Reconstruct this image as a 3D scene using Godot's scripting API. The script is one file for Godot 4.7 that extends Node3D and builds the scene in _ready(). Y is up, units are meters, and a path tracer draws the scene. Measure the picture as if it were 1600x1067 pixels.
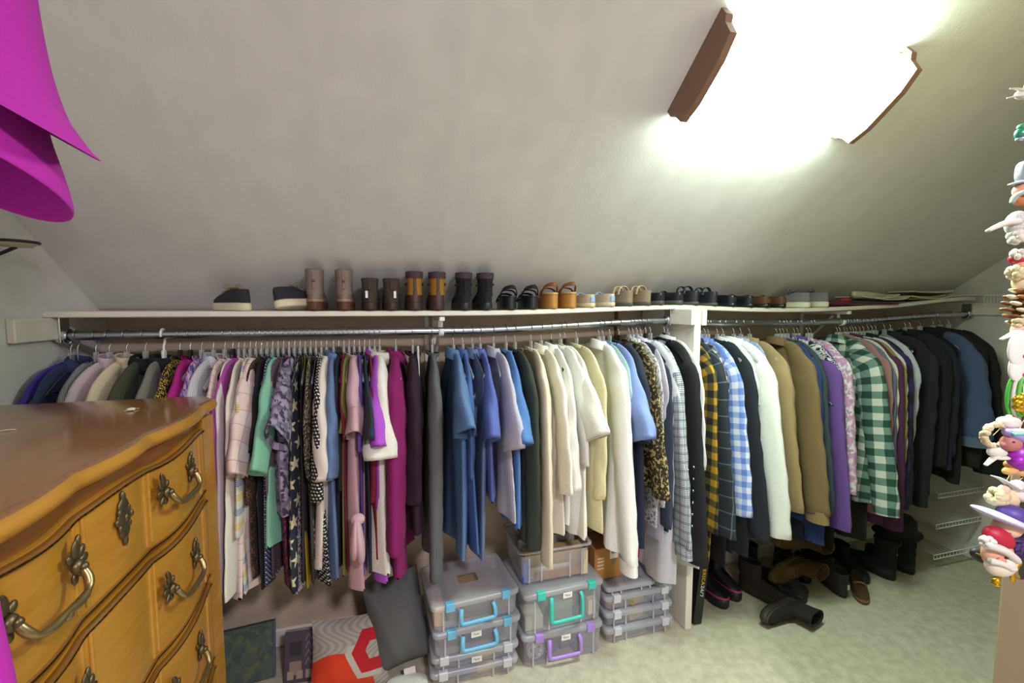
extends Node3D
# A walk-in closet under a sloped ceiling: two long rods of clothes, shoes on the shelf, bins on the floor.
# x runs along the closet wall, y is up, the closet wall is at z = -2.1; the camera stands at the origin.

const YAW := 0.2721      # the camera is turned this far to the right of the wall's normal
const PITCH := 0.0756    # and tipped down a little
const SLOPE_TOP := 2.6   # height of the flat ceiling
const WALL_L := -1.07
const WALL_R := 3.36
const KNEE := 2.10       # distance of the low wall
const RISE := 0.7425     # slope of the ceiling
var rng := RandomNumberGenerator.new()
var used := {}
var mats := {}
var M := {}

# ---------------------------------------------------------------- mesh building
class MB:
	var v := PackedVector3Array()
	var n := PackedVector3Array()
	var uv := PackedVector2Array()
	var ix := PackedInt32Array()
	# rows of points (all equally long) -> a smooth surface; closed rows share the normal of their first and last point
	func grid(rows: Array, uvs: Array, closed := false, turn := 0) -> void:
		var nv: int = rows.size()
		var nu: int = rows[0].size()
		var base := v.size()
		var c := Vector3.ZERO
		for r in rows:
			for p in r: c += p
		c /= nu * nv
		var nn := PackedVector3Array()
		nn.resize(nu * nv)
		var vol := 0.0
		var tris := PackedInt32Array()
		for j in nv - 1:
			var r0: PackedVector3Array = rows[j]
			var r1: PackedVector3Array = rows[j + 1]
			for i in nu - 1:
				var a := r0[i]
				var b := r0[i + 1]
				var d := r1[i]
				var e := r1[i + 1]
				var q := (e - a).cross(b - d)
				vol += q.dot((a + b + d + e) * 0.25 - c)
				var k := j * nu + i
				nn[k] += q
				nn[k + 1] += q
				nn[k + nu] += q
				nn[k + nu + 1] += q
				tris.append_array(PackedInt32Array([k, k + 1, k + nu, k + 1, k + nu + 1, k + nu]))
		var s := 1.0 if vol >= 0.0 else -1.0
		if turn != 0: s = float(turn)
		if closed:
			for j in nv:
				var w := nn[j * nu] + nn[j * nu + nu - 1]
				nn[j * nu] = w
				nn[j * nu + nu - 1] = w
		for j in nv:
			v.append_array(rows[j])
			uv.append_array(uvs[j])
			for i in nu:
				var w := nn[j * nu + i] * s
				n.append(w.normalized() if w.length() > 1e-14 else Vector3.UP)
		for t in range(0, tris.size(), 3):
			ix.append(base + tris[t])
			if s > 0.0:
				ix.append(base + tris[t + 1]); ix.append(base + tris[t + 2])
			else:
				ix.append(base + tris[t + 2]); ix.append(base + tris[t + 1])
	func poly(pts: Array, out: Vector3) -> void:
		# a flat convex face, turned so that it looks along out
		var base := v.size()
		var q: Vector3 = ((pts[2] - pts[0]) as Vector3).cross(pts[1] - pts[0])
		var ok := q.dot(out) > 0.0
		var nor := (q if ok else -q).normalized()
		var t := nor.cross(Vector3.UP)
		t = Vector3.RIGHT if t.length() < 0.01 else t.normalized()
		var bt := nor.cross(t)
		for p: Vector3 in pts:
			v.append(p); n.append(nor); uv.append(Vector2(p.dot(t), p.dot(bt)))
		for i in range(1, pts.size() - 1):
			ix.append(base)
			ix.append(base + (i if ok else i + 1))
			ix.append(base + (i + 1 if ok else i))
	func box(c: Vector3, s: Vector3, ch := 0.002, B := Basis.IDENTITY) -> void:
		# a box with chamfered edges
		var h := s * 0.5
		ch = minf(ch, minf(h.x, minf(h.y, h.z)) * 0.9)
		var P := func(x: float, y: float, z: float) -> Vector3: return c + B * Vector3(x, y, z)
		for ax in 3:
			for sg in [-1.0, 1.0]:
				var o := Vector3.ZERO
				o[ax] = sg
				var a := (ax + 1) % 3
				var b := (ax + 2) % 3
				var pts := []
				for k in [[-1, -1], [1, -1], [1, 1], [-1, 1]]:
					var p := Vector3.ZERO
					p[ax] = sg * h[ax]; p[a] = k[0] * (h[a] - ch); p[b] = k[1] * (h[b] - ch)
					pts.append(c + B * p)
				poly(pts, B * o)
				# the chamfer between this face and the next axis' faces
				for s2 in [-1.0, 1.0]:
					var o2 := o
					o2[a] = s2
					var e := []
					for k in [[0, -1], [0, 1], [1, 1], [1, -1]]:
						var p := Vector3.ZERO
						p[ax] = sg * (h[ax] - (ch if k[0] == 1 else 0.0))
						p[a] = s2 * (h[a] - (0.0 if k[0] == 1 else ch))
						p[b] = k[1] * (h[b] - ch)
						e.append(c + B * p)
					poly(e, B * o2)
		for sx in [-1.0, 1.0]:
			for sy in [-1.0, 1.0]:
				for sz in [-1.0, 1.0]:
					poly([P.call(sx * h.x, sy * (h.y - ch), sz * (h.z - ch)), P.call(sx * (h.x - ch), sy * h.y, sz * (h.z - ch)), P.call(sx * (h.x - ch), sy * (h.y - ch), sz * h.z)], B * Vector3(sx, sy, sz))
	func tube(path: Array, rad, sides := 8, cap := true, squash := Vector2.ONE, side_hint := Vector3.ZERO) -> void:
		# a pipe along path; rad is one radius or a list of them; squash scales the cross-section
		var rows := []
		var uvs := []
		var along := 0.0
		var side := side_hint
		for j in path.size():
			var p: Vector3 = path[j]
			var d: Vector3 = (path[mini(j + 1, path.size() - 1)] - path[maxi(j - 1, 0)]).normalized()
			if side == Vector3.ZERO: side = d.cross(Vector3.UP if absf(d.y) < 0.9 else Vector3.RIGHT)
			side = (side - d * side.dot(d)).normalized()
			var up := side.cross(d)
			var r: float = rad if not rad is Array else rad[j]
			if j > 0: along += p.distance_to(path[j - 1])
			var row := PackedVector3Array()
			var ur := PackedVector2Array()
			for i in sides + 1:
				var t := TAU * i / sides
				row.append(p + side * cos(t) * r * squash.x + up * sin(t) * r * squash.y)
				ur.append(Vector2(r * t, along))
			rows.append(row); uvs.append(ur)
		if cap:
			for e in [0, rows.size() - 1]:
				var q := PackedVector3Array()
				for i in sides + 1: q.append(path[e if e == 0 else path.size() - 1])
				if e == 0:
					rows.insert(0, q); uvs.insert(0, uvs[0])
				else:
					rows.append(q); uvs.append(uvs[-1])
		grid(rows, uvs, true)
	func lathe(prof: Array, c: Vector3, B := Basis.IDENTITY, sides := 20, sq := Vector2.ONE) -> void:
		# [radius, height] turned round the y axis of B
		var rows := []
		var uvs := []
		for q in prof:
			var row := PackedVector3Array()
			var ur := PackedVector2Array()
			for i in sides + 1:
				var t := TAU * i / sides
				row.append(c + B * Vector3(cos(t) * q[0] * sq.x, q[1], sin(t) * q[0] * sq.y))
				ur.append(Vector2(t * 0.1, q[1]))
			rows.append(row); uvs.append(ur)
		grid(rows, uvs, true)
	func ball(c: Vector3, r: Vector3, B := Basis.IDENTITY, nu := 16, nv := 10, pw := 1.0) -> void:
		var rows := []
		var uvs := []
		for j in nv + 1:
			var f := PI * j / nv
			var row := PackedVector3Array()
			var ur := PackedVector2Array()
			for i in nu + 1:
				var t := TAU * i / nu
				var p := Vector3(sin(f) * cos(t), cos(f), sin(f) * sin(t))
				if pw != 1.0:
					p = Vector3(signf(p.x) * pow(absf(p.x), pw), signf(p.y) * pow(absf(p.y), pw), signf(p.z) * pow(absf(p.z), pw))
				row.append(c + B * (p * r))
				ur.append(Vector2(t * r.x, f * r.y))
			rows.append(row); uvs.append(ur)
		grid(rows, uvs, true)
	func prism(outline: Array, depth: float, c: Vector3, B := Basis.IDENTITY) -> void:
		# a flat outline in B's xy plane, given thickness along its z
		var pk := PackedVector2Array()
		for q in outline: pk.append(Vector2(q[0], q[1]))
		var tr := Geometry2D.triangulate_polygon(pk)
		for sg in [-0.5, 0.5]:
			for t in range(0, tr.size(), 3):
				poly([c + B * Vector3(pk[tr[t]].x, pk[tr[t]].y, sg * depth), c + B * Vector3(pk[tr[t + 1]].x, pk[tr[t + 1]].y, sg * depth), c + B * Vector3(pk[tr[t + 2]].x, pk[tr[t + 2]].y, sg * depth)], B * Vector3(0, 0, sg))
		var area := 0.0
		for i in pk.size(): area += pk[i].cross(pk[(i + 1) % pk.size()])
		for i in pk.size():
			var a := pk[i]
			var b := pk[(i + 1) % pk.size()]
			var o := Vector2(b.y - a.y, a.x - b.x) * signf(area)
			poly([c + B * Vector3(a.x, a.y, -0.5 * depth), c + B * Vector3(b.x, b.y, -0.5 * depth), c + B * Vector3(b.x, b.y, 0.5 * depth), c + B * Vector3(a.x, a.y, 0.5 * depth)], B * Vector3(o.x, o.y, 0))
	func mesh() -> ArrayMesh:
		var a := []
		a.resize(Mesh.ARRAY_MAX)
		a[Mesh.ARRAY_VERTEX] = v; a[Mesh.ARRAY_NORMAL] = n; a[Mesh.ARRAY_TEX_UV] = uv; a[Mesh.ARRAY_INDEX] = ix
		var m := ArrayMesh.new()
		m.add_surface_from_arrays(Mesh.PRIMITIVE_TRIANGLES, a)
		return m

func numbered(called: String) -> String:
	used[called] = used.get(called, -1) + 1
	return called if used[called] == 0 else "%s_%03d" % [called, used[called]]

func thing(called: String, label: String, category: String, at := Vector3.ZERO, turn := 0.0, group := "") -> Node3D:
	var o := Node3D.new()
	o.name = numbered(called)
	add_child(o, true)
	o.position = at
	o.rotation.y = turn
	o.set_meta("label", label)
	o.set_meta("category", category)
	if group: o.set_meta("group", group)
	return o

func part(called: String, mb, m: Material, parent: Node3D, label := "") -> MeshInstance3D:
	var o := MeshInstance3D.new()
	o.name = numbered(called) if parent == self else called
	o.mesh = mb.mesh() if mb is MB else mb
	o.material_override = m
	parent.add_child(o, true)
	if label: o.set_meta("label", label)
	return o

func struct(called: String, mb: MB, m: Material, label := "", category := "") -> MeshInstance3D:
	var o := part(called, mb, m, self)
	o.set_meta("kind", "structure")
	if label: o.set_meta("label", label); o.set_meta("category", category)
	return o

func slab(c: Vector3, s: Vector3, ch := 0.002, B := Basis.IDENTITY) -> MB:
	var m := MB.new()
	m.box(c, s, ch, B)
	return m

func pipe(path: Array, r, sides := 8, cap := true, sq := Vector2.ONE, hint := Vector3.ZERO) -> MB:
	var m := MB.new()
	m.tube(path, r, sides, cap, sq, hint)
	return m

# a smooth curve through the given points
func bend(pts: Array, n: int) -> Array:
	var out := []
	var k := pts.size() - 1
	for i in n + 1:
		var t := float(i) / n * k
		var j := mini(int(t), k - 1)
		var f := t - j
		var a: Vector3 = pts[maxi(j - 1, 0)]
		var b: Vector3 = pts[j]
		var c: Vector3 = pts[j + 1]
		var d: Vector3 = pts[mini(j + 2, k)]
		out.append(b.cubic_interpolate(c, a, d, f))
	return out

# ---------------------------------------------------------------- materials
func mat(hex: String, rough := 0.6, metal := 0.0) -> StandardMaterial3D:
	var key := hex + str(rough) + str(metal)
	if not mats.has(key):
		var m := StandardMaterial3D.new()
		m.albedo_color = Color(hex)
		m.roughness = rough
		m.metallic = metal
		mats[key] = m
	return mats[key]

func glassy(hex: String, alpha: float, rough := 0.12) -> StandardMaterial3D:
	var m := StandardMaterial3D.new()
	m.albedo_color = Color(hex)
	m.albedo_color.a = alpha
	m.transparency = BaseMaterial3D.TRANSPARENCY_ALPHA
	m.roughness = rough
	return m

func noise(seed_: int, freq: float, oct := 3) -> FastNoiseLite:
	var f := FastNoiseLite.new()
	f.seed = seed_
	f.frequency = freq
	f.noise_type = FastNoiseLite.TYPE_SIMPLEX_SMOOTH
	f.fractal_octaves = oct
	return f

func noise_tex(size: int, seed_: int, freq: float, oct: int, lo: Color, hi: Color, normal := false, bump := 2.0) -> NoiseTexture2D:
	var t := NoiseTexture2D.new()
	t.width = size; t.height = size
	t.seamless = true
	t.generate_mipmaps = false
	t.noise = noise(seed_, freq, oct)
	if normal:
		t.as_normal_map = true
		t.bump_strength = bump
	else:
		var g := Gradient.new()
		g.set_color(0, lo); g.set_color(1, hi)
		t.color_ramp = g
	return t

# plain cloth: one colour with a faint uneven weave
func C(hex: String, rough := 0.92) -> StandardMaterial3D:
	var key := "cloth" + hex + str(rough)
	if not mats.has(key):
		var m := StandardMaterial3D.new()
		m.albedo_color = Color(hex)
		m.roughness = rough
		m.albedo_texture = M.grain
		m.normal_enabled = true
		m.normal_texture = M.weave
		m.normal_scale = 0.16
		m.uv1_scale = Vector3(9, 9, 1)
		mats[key] = m
	return mats[key]

# patterned cloth; size is the width in metres of one repeat
func P(kind: String, size: float, a: String, b: String, c := "", d := "") -> StandardMaterial3D:
	var key := kind + str(size) + a + b + c + d
	if mats.has(key): return mats[key]
	var c1 := Color(a)
	var c2 := Color(b)
	var c3 := Color(c) if c else c2
	var c4 := Color(d) if d else c3
	var N := 128
	var im := Image.create(N, N, false, Image.FORMAT_RGBA8)
	var f1 := noise(key.hash() % 1000, 3.2 / N, 3)
	var f2 := noise(key.hash() % 1000 + 7, 6.0 / N, 2)
	var cell := FastNoiseLite.new()
	cell.noise_type = FastNoiseLite.TYPE_CELLULAR
	cell.frequency = 9.0 / N
	cell.seed = 5
	cell.cellular_return_type = FastNoiseLite.RETURN_DISTANCE
	for y in N:
		for x in N:
			var u := float(x) / N
			var w := float(y) / N
			var k := c1
			match kind:
				"stripe": k = c2 if fposmod(u * 6.0, 1.0) < 0.36 else c1
				"band": 
					var g := fposmod(w * 4.0, 4.0)
					k = [c1, c2, c1, c3][int(g)]
					if fposmod(w * 16.0, 1.0) < 0.2: k = c4
				"hstripe": k = c2 if fposmod(w * 6.0, 1.0) < 0.4 else c1
				"check":
					var s := (1.0 if fposmod(u * 2.0, 1.0) < 0.5 else 0.0) + (1.0 if fposmod(w * 2.0, 1.0) < 0.5 else 0.0)
					k = c1.lerp(c2, s * 0.5)
				"buffalo":
					var s2 := (1 if fposmod(u * 2.0, 1.0) < 0.5 else 0) + (1 if fposmod(w * 2.0, 1.0) < 0.5 else 0)
					k = [c1, c2, c3][s2]
				"plaid":
					if fposmod(u, 1.0) < 0.42: k = k.lerp(c2, 0.55)
					if fposmod(w, 1.0) < 0.42: k = k.lerp(c2, 0.55)
					if absf(fposmod(u * 2.0, 1.0) - 0.9) < 0.035 or absf(fposmod(w * 2.0, 1.0) - 0.9) < 0.035: k = c3
				"lines":
					k = c1.lerp(c2, 0.55) if fposmod(u * 10.0, 1.0) < 0.3 else c1
					if fposmod(w * 10.0, 1.0) < 0.3: k = k.lerp(c2, 0.6)
					if fposmod(u * 2.0, 1.0) < 0.3: k = k.lerp(c2, 0.3)
					if fposmod(w * 2.0, 1.0) < 0.3: k = k.lerp(c2, 0.3)
				"dots", "bigdots":
					var q := 6.0 if kind == "dots" else 3.0
					var row := floorf(w * q)
					var dx := fposmod(u * q + 0.5 * fposmod(row, 2.0), 1.0) - 0.5
					var dy := fposmod(w * q, 1.0) - 0.5
					k = c2 if dx * dx + dy * dy < 0.055 else c1
				"dash":
					var row2 := floorf(w * 8.0)
					var dx2 := fposmod(u * 4.0 + 0.5 * fposmod(row2, 2.0), 1.0) - 0.5
					var dy2 := fposmod(w * 8.0, 1.0) - 0.5 + dx2 * 0.3
					k = c2 if absf(dx2) < 0.3 and absf(dy2) < 0.22 else c1
				"stars":
					var row3 := floorf(w * 2.0)
					var sx := fposmod(u * 2.0 + 0.5 * fposmod(row3, 2.0), 1.0) - 0.5
					var sy := fposmod(w * 2.0, 1.0) - 0.5
					var an := fposmod(atan2(sx, -sy), TAU / 5.0) - TAU / 10.0
					k = c2 if sqrt(sx * sx + sy * sy) < 0.17 + 0.25 * pow(absf(an) / (TAU / 10.0), 1.6) else c1
				"leopard":
					var e := cell.get_noise_2d(x, y)
					var e2 := f2.get_noise_2d(x * 2.0, y * 2.0)
					if e < -0.72: k = c3
					elif e < -0.42 and e2 > -0.25: k = c2
				"zebra":
					k = c2 if sin(w * 50.0 + 5.0 * f1.get_noise_2d(x, y) * 2.0 + u * 9.0) > 0.15 else c1
				"tie":
					var t := f1.get_noise_2d(x, y)
					k = c1.lerp(c2, smoothstep(-0.12, 0.12, t))
					k = k.lerp(c3, smoothstep(0.12, 0.32, f2.get_noise_2d(x, y)))
				"floral":
					var t2 := f2.get_noise_2d(x * 1.3, y * 1.3)
					if t2 > 0.18: k = c2
					elif t2 < -0.25: k = c3
				"spots":
					var t3 := f2.get_noise_2d(x * 2.4, y * 2.4)
					k = c2 if t3 > 0.2 else c1
			k = k * (0.94 + 0.1 * fposmod(sin(float(x * 127 + y * 311)) * 4375.5, 1.0))
			k.a = 1.0
			im.set_pixel(x, y, k)
	var m := StandardMaterial3D.new()
	m.albedo_texture = ImageTexture.create_from_image(im)
	m.roughness = 0.92
	m.uv1_scale = Vector3(1.0 / size, 1.0 / size, 1)
	mats[key] = m
	return m

# heights along the closet: the long boards sag a little
func shelf_y(x: float) -> float:
	if x < 1.33:
		return 1.487 + 0.027 * smoothstep(0.3, 1.5, x)
	return 1.513 - 0.016 * sin(clampf((x - 1.33) / 1.2, 0.0, 1.0) * PI) + 0.05 * smoothstep(2.5, 3.3, x)

func rod_y(x: float) -> float:
	if x < 1.33:
		return 1.405 + 0.035 * smoothstep(0.3, 1.4, x)
	return 1.43 - 0.008 * sin(clampf((x - 1.33) / 1.4, 0.0, 1.0) * PI) + 0.03 * smoothstep(2.4, 3.3, x)

func slope_y(z: float) -> float:   # height of the sloped ceiling at a distance z from the camera
	return 1.489 + RISE * (KNEE - z)

func _ready() -> void:
	rng.seed = 11
	# camera
	var cam := Camera3D.new()
	cam.name = "camera"
	cam.fov = 2.0 * rad_to_deg(atan(533.5 / 700.0))
	cam.near = 0.02
	var right := Vector3(cos(YAW), 0, sin(YAW))
	var fwd := Vector3(sin(YAW) * cos(PITCH), -sin(PITCH), -cos(YAW) * cos(PITCH))
	cam.transform = Transform3D(Basis(right, right.cross(fwd), -fwd), Vector3(0, 1.5, 0))
	add_child(cam)
	cam.current = true
	# sky and exposure (a closed room: no sky gets in)
	var we := WorldEnvironment.new()
	we.name = "environment"
	var env := Environment.new()
	env.background_mode = Environment.BG_COLOR
	env.background_color = Color(0.02, 0.02, 0.022)
	env.tonemap_mode = Environment.TONE_MAPPER_LINEAR
	env.tonemap_exposure = 2.9
	env.sdfgi_enabled = true
	env.ssao_enabled = true
	env.ssil_enabled = true
	we.environment = env
	add_child(we)
	make_materials()
	lamp_on_slope()
	lamp_behind()
	room()
	fittings()
	dresser()
	clothes()
	shoes_on_shelf()
	papers_on_shelf()
	bins()
	floor_things()
	robe()
	ornaments()

func make_materials() -> void:
	M.grain = noise_tex(128, 3, 0.09, 3, Color(0.95, 0.95, 0.95), Color(1, 1, 1))
	M.weave = noise_tex(128, 9, 0.12, 3, Color.BLACK, Color.WHITE, true, 3.0)
	var peel := noise_tex(512, 21, 0.05, 3, Color.BLACK, Color.WHITE, true, 2.2)
	var tone := noise_tex(256, 4, 0.012, 2, Color(0.95, 0.95, 0.95), Color(1, 1, 1))
	for k in [["wall", "dbd9d6"], ["wall_tan", "c9b8a2"], ["ceiling", "dbdad8"], ["wood_white", "e8e3d8"]]:
		var m := StandardMaterial3D.new()
		m.albedo_color = Color(k[1])
		m.roughness = 0.85 if k[0] != "wood_white" else 0.5
		m.uv1_triplanar = true
		m.uv1_world_triplanar = true
		m.uv1_scale = Vector3(2.6, 2.6, 2.6)
		m.albedo_texture = tone
		if k[0] != "wood_white":
			m.normal_enabled = true
			m.normal_texture = peel
			m.normal_scale = 0.25
		M[k[0]] = m
	var cp := StandardMaterial3D.new()
	cp.albedo_color = Color("cdc5b0")
	cp.roughness = 1.0
	cp.uv1_triplanar = true
	cp.uv1_world_triplanar = true
	cp.uv1_scale = Vector3(1.6, 1.6, 1.6)
	cp.albedo_texture = noise_tex(512, 31, 0.02, 5, Color(0.86, 0.86, 0.85), Color(1, 1, 1))
	cp.heightmap_enabled = true
	cp.heightmap_texture = noise_tex(512, 33, 0.3, 3, Color.BLACK, Color.WHITE)
	cp.heightmap_scale = 0.35
	M.carpet = cp
	M.steel = mat("b9bcc4", 0.28, 1.0)
	M.chrome = mat("d5d8de", 0.15, 1.0)
	M.wire = mat("a9a9ac", 0.3, 1.0)
	M.clear = glassy("dfe3e6", 0.30, 0.18)
	M.black_plastic = mat("17171a", 0.45)
	M.white_plastic = mat("e8e6e4", 0.4)
	M.bin = glassy("cdcfd8", 0.28, 0.2)
	M.lid = glassy("d3d5de", 0.46, 0.24)
	M.brass = mat("8f7d55", 0.34, 0.85)
	M.brass_dark = mat("62543c", 0.42, 0.8)
	# honey-coloured wood, grain along u
	for k in [["oak", "b27c28", "99661a"], ["oak_dark", "7d4c1c", "693c14"], ["oak_edge", "7e541f", "65400f"], ["oak_top", "8f6238", "7d5330"]]:
		var N := 256
		var im := Image.create(N, N, false, Image.FORMAT_RGBA8)
		var f := noise(17, 1.0, 3)
		for y in N:
			for x in N:
				var g := f.get_noise_2d(x * 0.012, y * 0.11) * 0.5 + 0.5
				var s := f.get_noise_2d(x * 0.03 + 40.0, y * 0.9) * 0.5 + 0.5
				im.set_pixel(x, y, Color(k[1]).lerp(Color(k[2]), clampf(g * 0.8 + s * 0.3 - 0.1, 0, 1)))
		var m := StandardMaterial3D.new()
		m.albedo_texture = ImageTexture.create_from_image(im)
		m.roughness = 0.34 if k[0] != "oak_top" else 0.12
		m.clearcoat_enabled = true
		m.clearcoat = 0.35
		m.clearcoat_roughness = 0.2
		m.uv1_scale = Vector3(1.6, 1.6, 1)
		M[k[0]] = m

# ---------------------------------------------------------------- lamps
func lamp_on_slope() -> void:
	# a wrap-round fluorescent fixture with wooden ends, flat against the slope
	var z0 := 1.15
	var o := thing("ceiling_lamp", "white fluorescent wraparound light with wooden end caps on the sloped ceiling", "ceiling light", Vector3(1.195, slope_y(z0), -z0))
	# local axes: x along the closet, y out of the ceiling (down), z down the slope
	var out := Vector3(0, -0.803, 0.596)
	var down := Vector3(1, 0, 0).cross(out)
	var B := Basis(Vector3(1, 0, 0), out, down)
	var shape := func(d: float, hw: float) -> Array: return [[-hw, 0.0], [-hw, d * 0.55], [-hw * 0.86, d * 0.93], [-hw * 0.6, d], [hw * 0.6, d], [hw * 0.86, d * 0.93], [hw, d * 0.55], [hw, 0.0]]
	var base := MB.new()
	base.box(B * Vector3(0, 0.006, 0), Vector3(0.65, 0.012, 0.25), 0.002, B)
	part("housing", base, M.white_plastic, o)
	var df := MB.new()
	var rows := []
	var uvs := []
	for q in shape.call(0.075, 0.125):
		rows.append(PackedVector3Array([B * Vector3(-0.32, q[1] + 0.012, q[0]), B * Vector3(0.32, q[1] + 0.012, q[0])]))
		uvs.append(PackedVector2Array([Vector2.ZERO, Vector2.ZERO]))
	df.grid(rows, uvs)
	var em := StandardMaterial3D.new()
	em.albedo_color = Color(1, 1, 1)
	em.emission_enabled = true
	em.emission = Color(0.90, 1.0, 0.92)
	em.emission_energy_multiplier = 14.0
	part("diffuser", df, em, o, "glowing white acrylic diffuser")
	var BE := Basis(B.z, B.y, -B.x)
	for s in [-1.0, 1.0]:
		var e := MB.new()
		var ol := []
		for q in [[-0.142, 0.0], [-0.142, 0.03], [-0.128, 0.045], [-0.122, 0.086], [-0.06, 0.1], [0.06, 0.1], [0.122, 0.086], [0.128, 0.045], [0.142, 0.03], [0.142, 0.0]]: ol.append(q)
		e.prism(ol, 0.022, B * Vector3(s * 0.329, 0, 0), BE)
		part("end_cap", e, mat("80614f", 0.55), o, "brown wooden end cap")
	var l := AreaLight3D.new()
	l.name = "lamp_light"
	l.area_size = Vector2(0.56, 0.2)
	l.light_color = Color(0.90, 1.0, 0.92)
	l.light_energy = 0.85
	l.area_range = 12.0
	l.shadow_enabled = true
	l.transform = Transform3D(Basis(B.x, down, -out), out * 0.097)
	o.add_child(l)

func lamp_behind() -> void:
	# the room's second lamp, on the flat ceiling behind the camera
	var o := thing("ceiling_lamp", "round white flush ceiling light behind the photographer", "ceiling light", Vector3(0.62, SLOPE_TOP, 1.0))
	var b := MB.new()
	b.lathe([[0.0, 0.0], [0.17, 0.0], [0.17, -0.03], [0.165, -0.035], [0.0, -0.035]], Vector3.ZERO)
	part("housing", b, M.white_plastic, o)
	var g := MB.new()
	g.lathe([[0.155, -0.036], [0.15, -0.06], [0.11, -0.085], [0.0, -0.095]], Vector3.ZERO)
	var em := StandardMaterial3D.new()
	em.emission_enabled = true
	em.emission = Color(0.98, 0.94, 0.985)
	em.emission_energy_multiplier = 8.0
	part("diffuser", g, em, o)
	var l := AreaLight3D.new()
	l.name = "lamp_light"
	l.area_size = Vector2(0.3, 0.3)
	l.light_color = Color(0.98, 0.94, 0.985)
	l.light_energy = 2.8
	l.area_range = 12.0
	l.shadow_enabled = true
	l.transform = Transform3D(Basis(Vector3(1, 0, 0), Vector3(0, 0, -1), Vector3(0, 1, 0)), Vector3(0, -0.1, 0))
	o.add_child(l)

# ---------------------------------------------------------------- the room
func room() -> void:
	var zb := 2.6     # the back of the room, behind the camera
	var cx := (WALL_L + WALL_R) / 2.0
	var w := WALL_R - WALL_L
	struct("floor", slab(Vector3(cx, -0.05, (zb - KNEE) / 2.0), Vector3(w + 0.2, 0.1, zb + KNEE + 0.2)), M.carpet)
	struct("wall_back", slab(Vector3(cx, 0.76, -KNEE - 0.05), Vector3(w + 0.2, 1.52, 0.1)), M.wall_tan)
	struct("wall_left", slab(Vector3(WALL_L - 0.05, 1.35, (zb - KNEE) / 2.0), Vector3(0.1, 2.7, zb + KNEE + 0.2)), M.wall)
	struct("wall_right", slab(Vector3(WALL_R + 0.05, 1.35, (zb - KNEE) / 2.0), Vector3(0.1, 2.7, zb + KNEE + 0.2)), M.wall)
	struct("wall_front", slab(Vector3(cx, 1.35, zb + 0.05), Vector3(w + 0.2, 2.7, 0.1)), M.wall)
	var z_top := KNEE - (SLOPE_TOP - 1.489) / RISE
	struct("ceiling", slab(Vector3(cx, SLOPE_TOP + 0.05, (zb - z_top) / 2.0), Vector3(w + 0.2, 0.1, zb + z_top + 0.1)), M.ceiling)
	var mid := (z_top + KNEE) / 2.0
	var len := sqrt(pow(KNEE - z_top, 2) + pow(SLOPE_TOP - 1.489, 2)) + 0.16
	var out := Vector3(0, -0.803, 0.596)
	struct("ceiling", slab(Vector3(cx, slope_y(mid), -mid) - out * 0.05, Vector3(w + 0.2, 0.1, len), 0.001, Basis(Vector3(1, 0, 0), -out, Vector3(1, 0, 0).cross(-out))), M.ceiling)
	# the end of a partition wall close by on the right
	struct("wall_partition", slab(Vector3((1.245 + WALL_R) / 2.0, 1.31, -0.525), Vector3(WALL_R - 1.245, 2.62, 0.15), 0.006), mat("94816c", 0.8))
	for k in [["baseboard_back", Vector3(cx, 0.04, -KNEE + 0.008), Vector3(w, 0.08, 0.016)], ["baseboard_right", Vector3(WALL_R - 0.008, 0.04, -1.35), Vector3(0.016, 0.08, 1.48)]]:
		struct(k[0], slab(k[1], k[2], 0.004), M.wood_white)

func board(x0: float, x1: float, z0: float, z1: float, top: Callable, t: float, steps := 24) -> MB:
	# a long board that follows the sag of top(x)
	var m := MB.new()
	var rows := []
	var uvs := []
	for i in steps + 1:
		var x := lerpf(x0, x1, float(i) / steps)
		var y: float = top.call(x)
		var b := 0.003
		var ring := [[z0 + b, y], [z1, y], [z1, y - t], [z0 + b, y - t], [z0, y - t + b], [z0, y - b], [z0 + b, y]]
		var r := PackedVector3Array()
		var u := PackedVector2Array()
		for q in ring:
			r.append(Vector3(x, q[1], -q[0])); u.append(Vector2(x, q[0] + q[1]))
		rows.append(r); uvs.append(u)
	# each long face on its own so that edges stay crisp
	for k in 6:
		var rr := []
		var uu := []
		for i in rows.size():
			rr.append(PackedVector3Array([rows[i][k], rows[i][k + 1]]))
			uu.append(PackedVector2Array([uvs[i][k], uvs[i][k + 1]]))
		var mid: Vector3 = (rows[0][0] + rows[0][2]) * 0.5
		var a: Vector3 = rr[0][0]
		var q: Vector3 = (rr[1][1] - a).cross(rr[0][1] - rr[1][0])
		m.grid(rr, uu, false, 1 if q.dot((a + rr[0][1]) * 0.5 - mid) > 0.0 else -1)
	for i in [0, rows.size() - 1]:
		var pts := []
		for k in 6: pts.append(rows[i][k])
		m.poly(pts, Vector3(-1 if i == 0 else 1, 0, 0))
	return m

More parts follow.
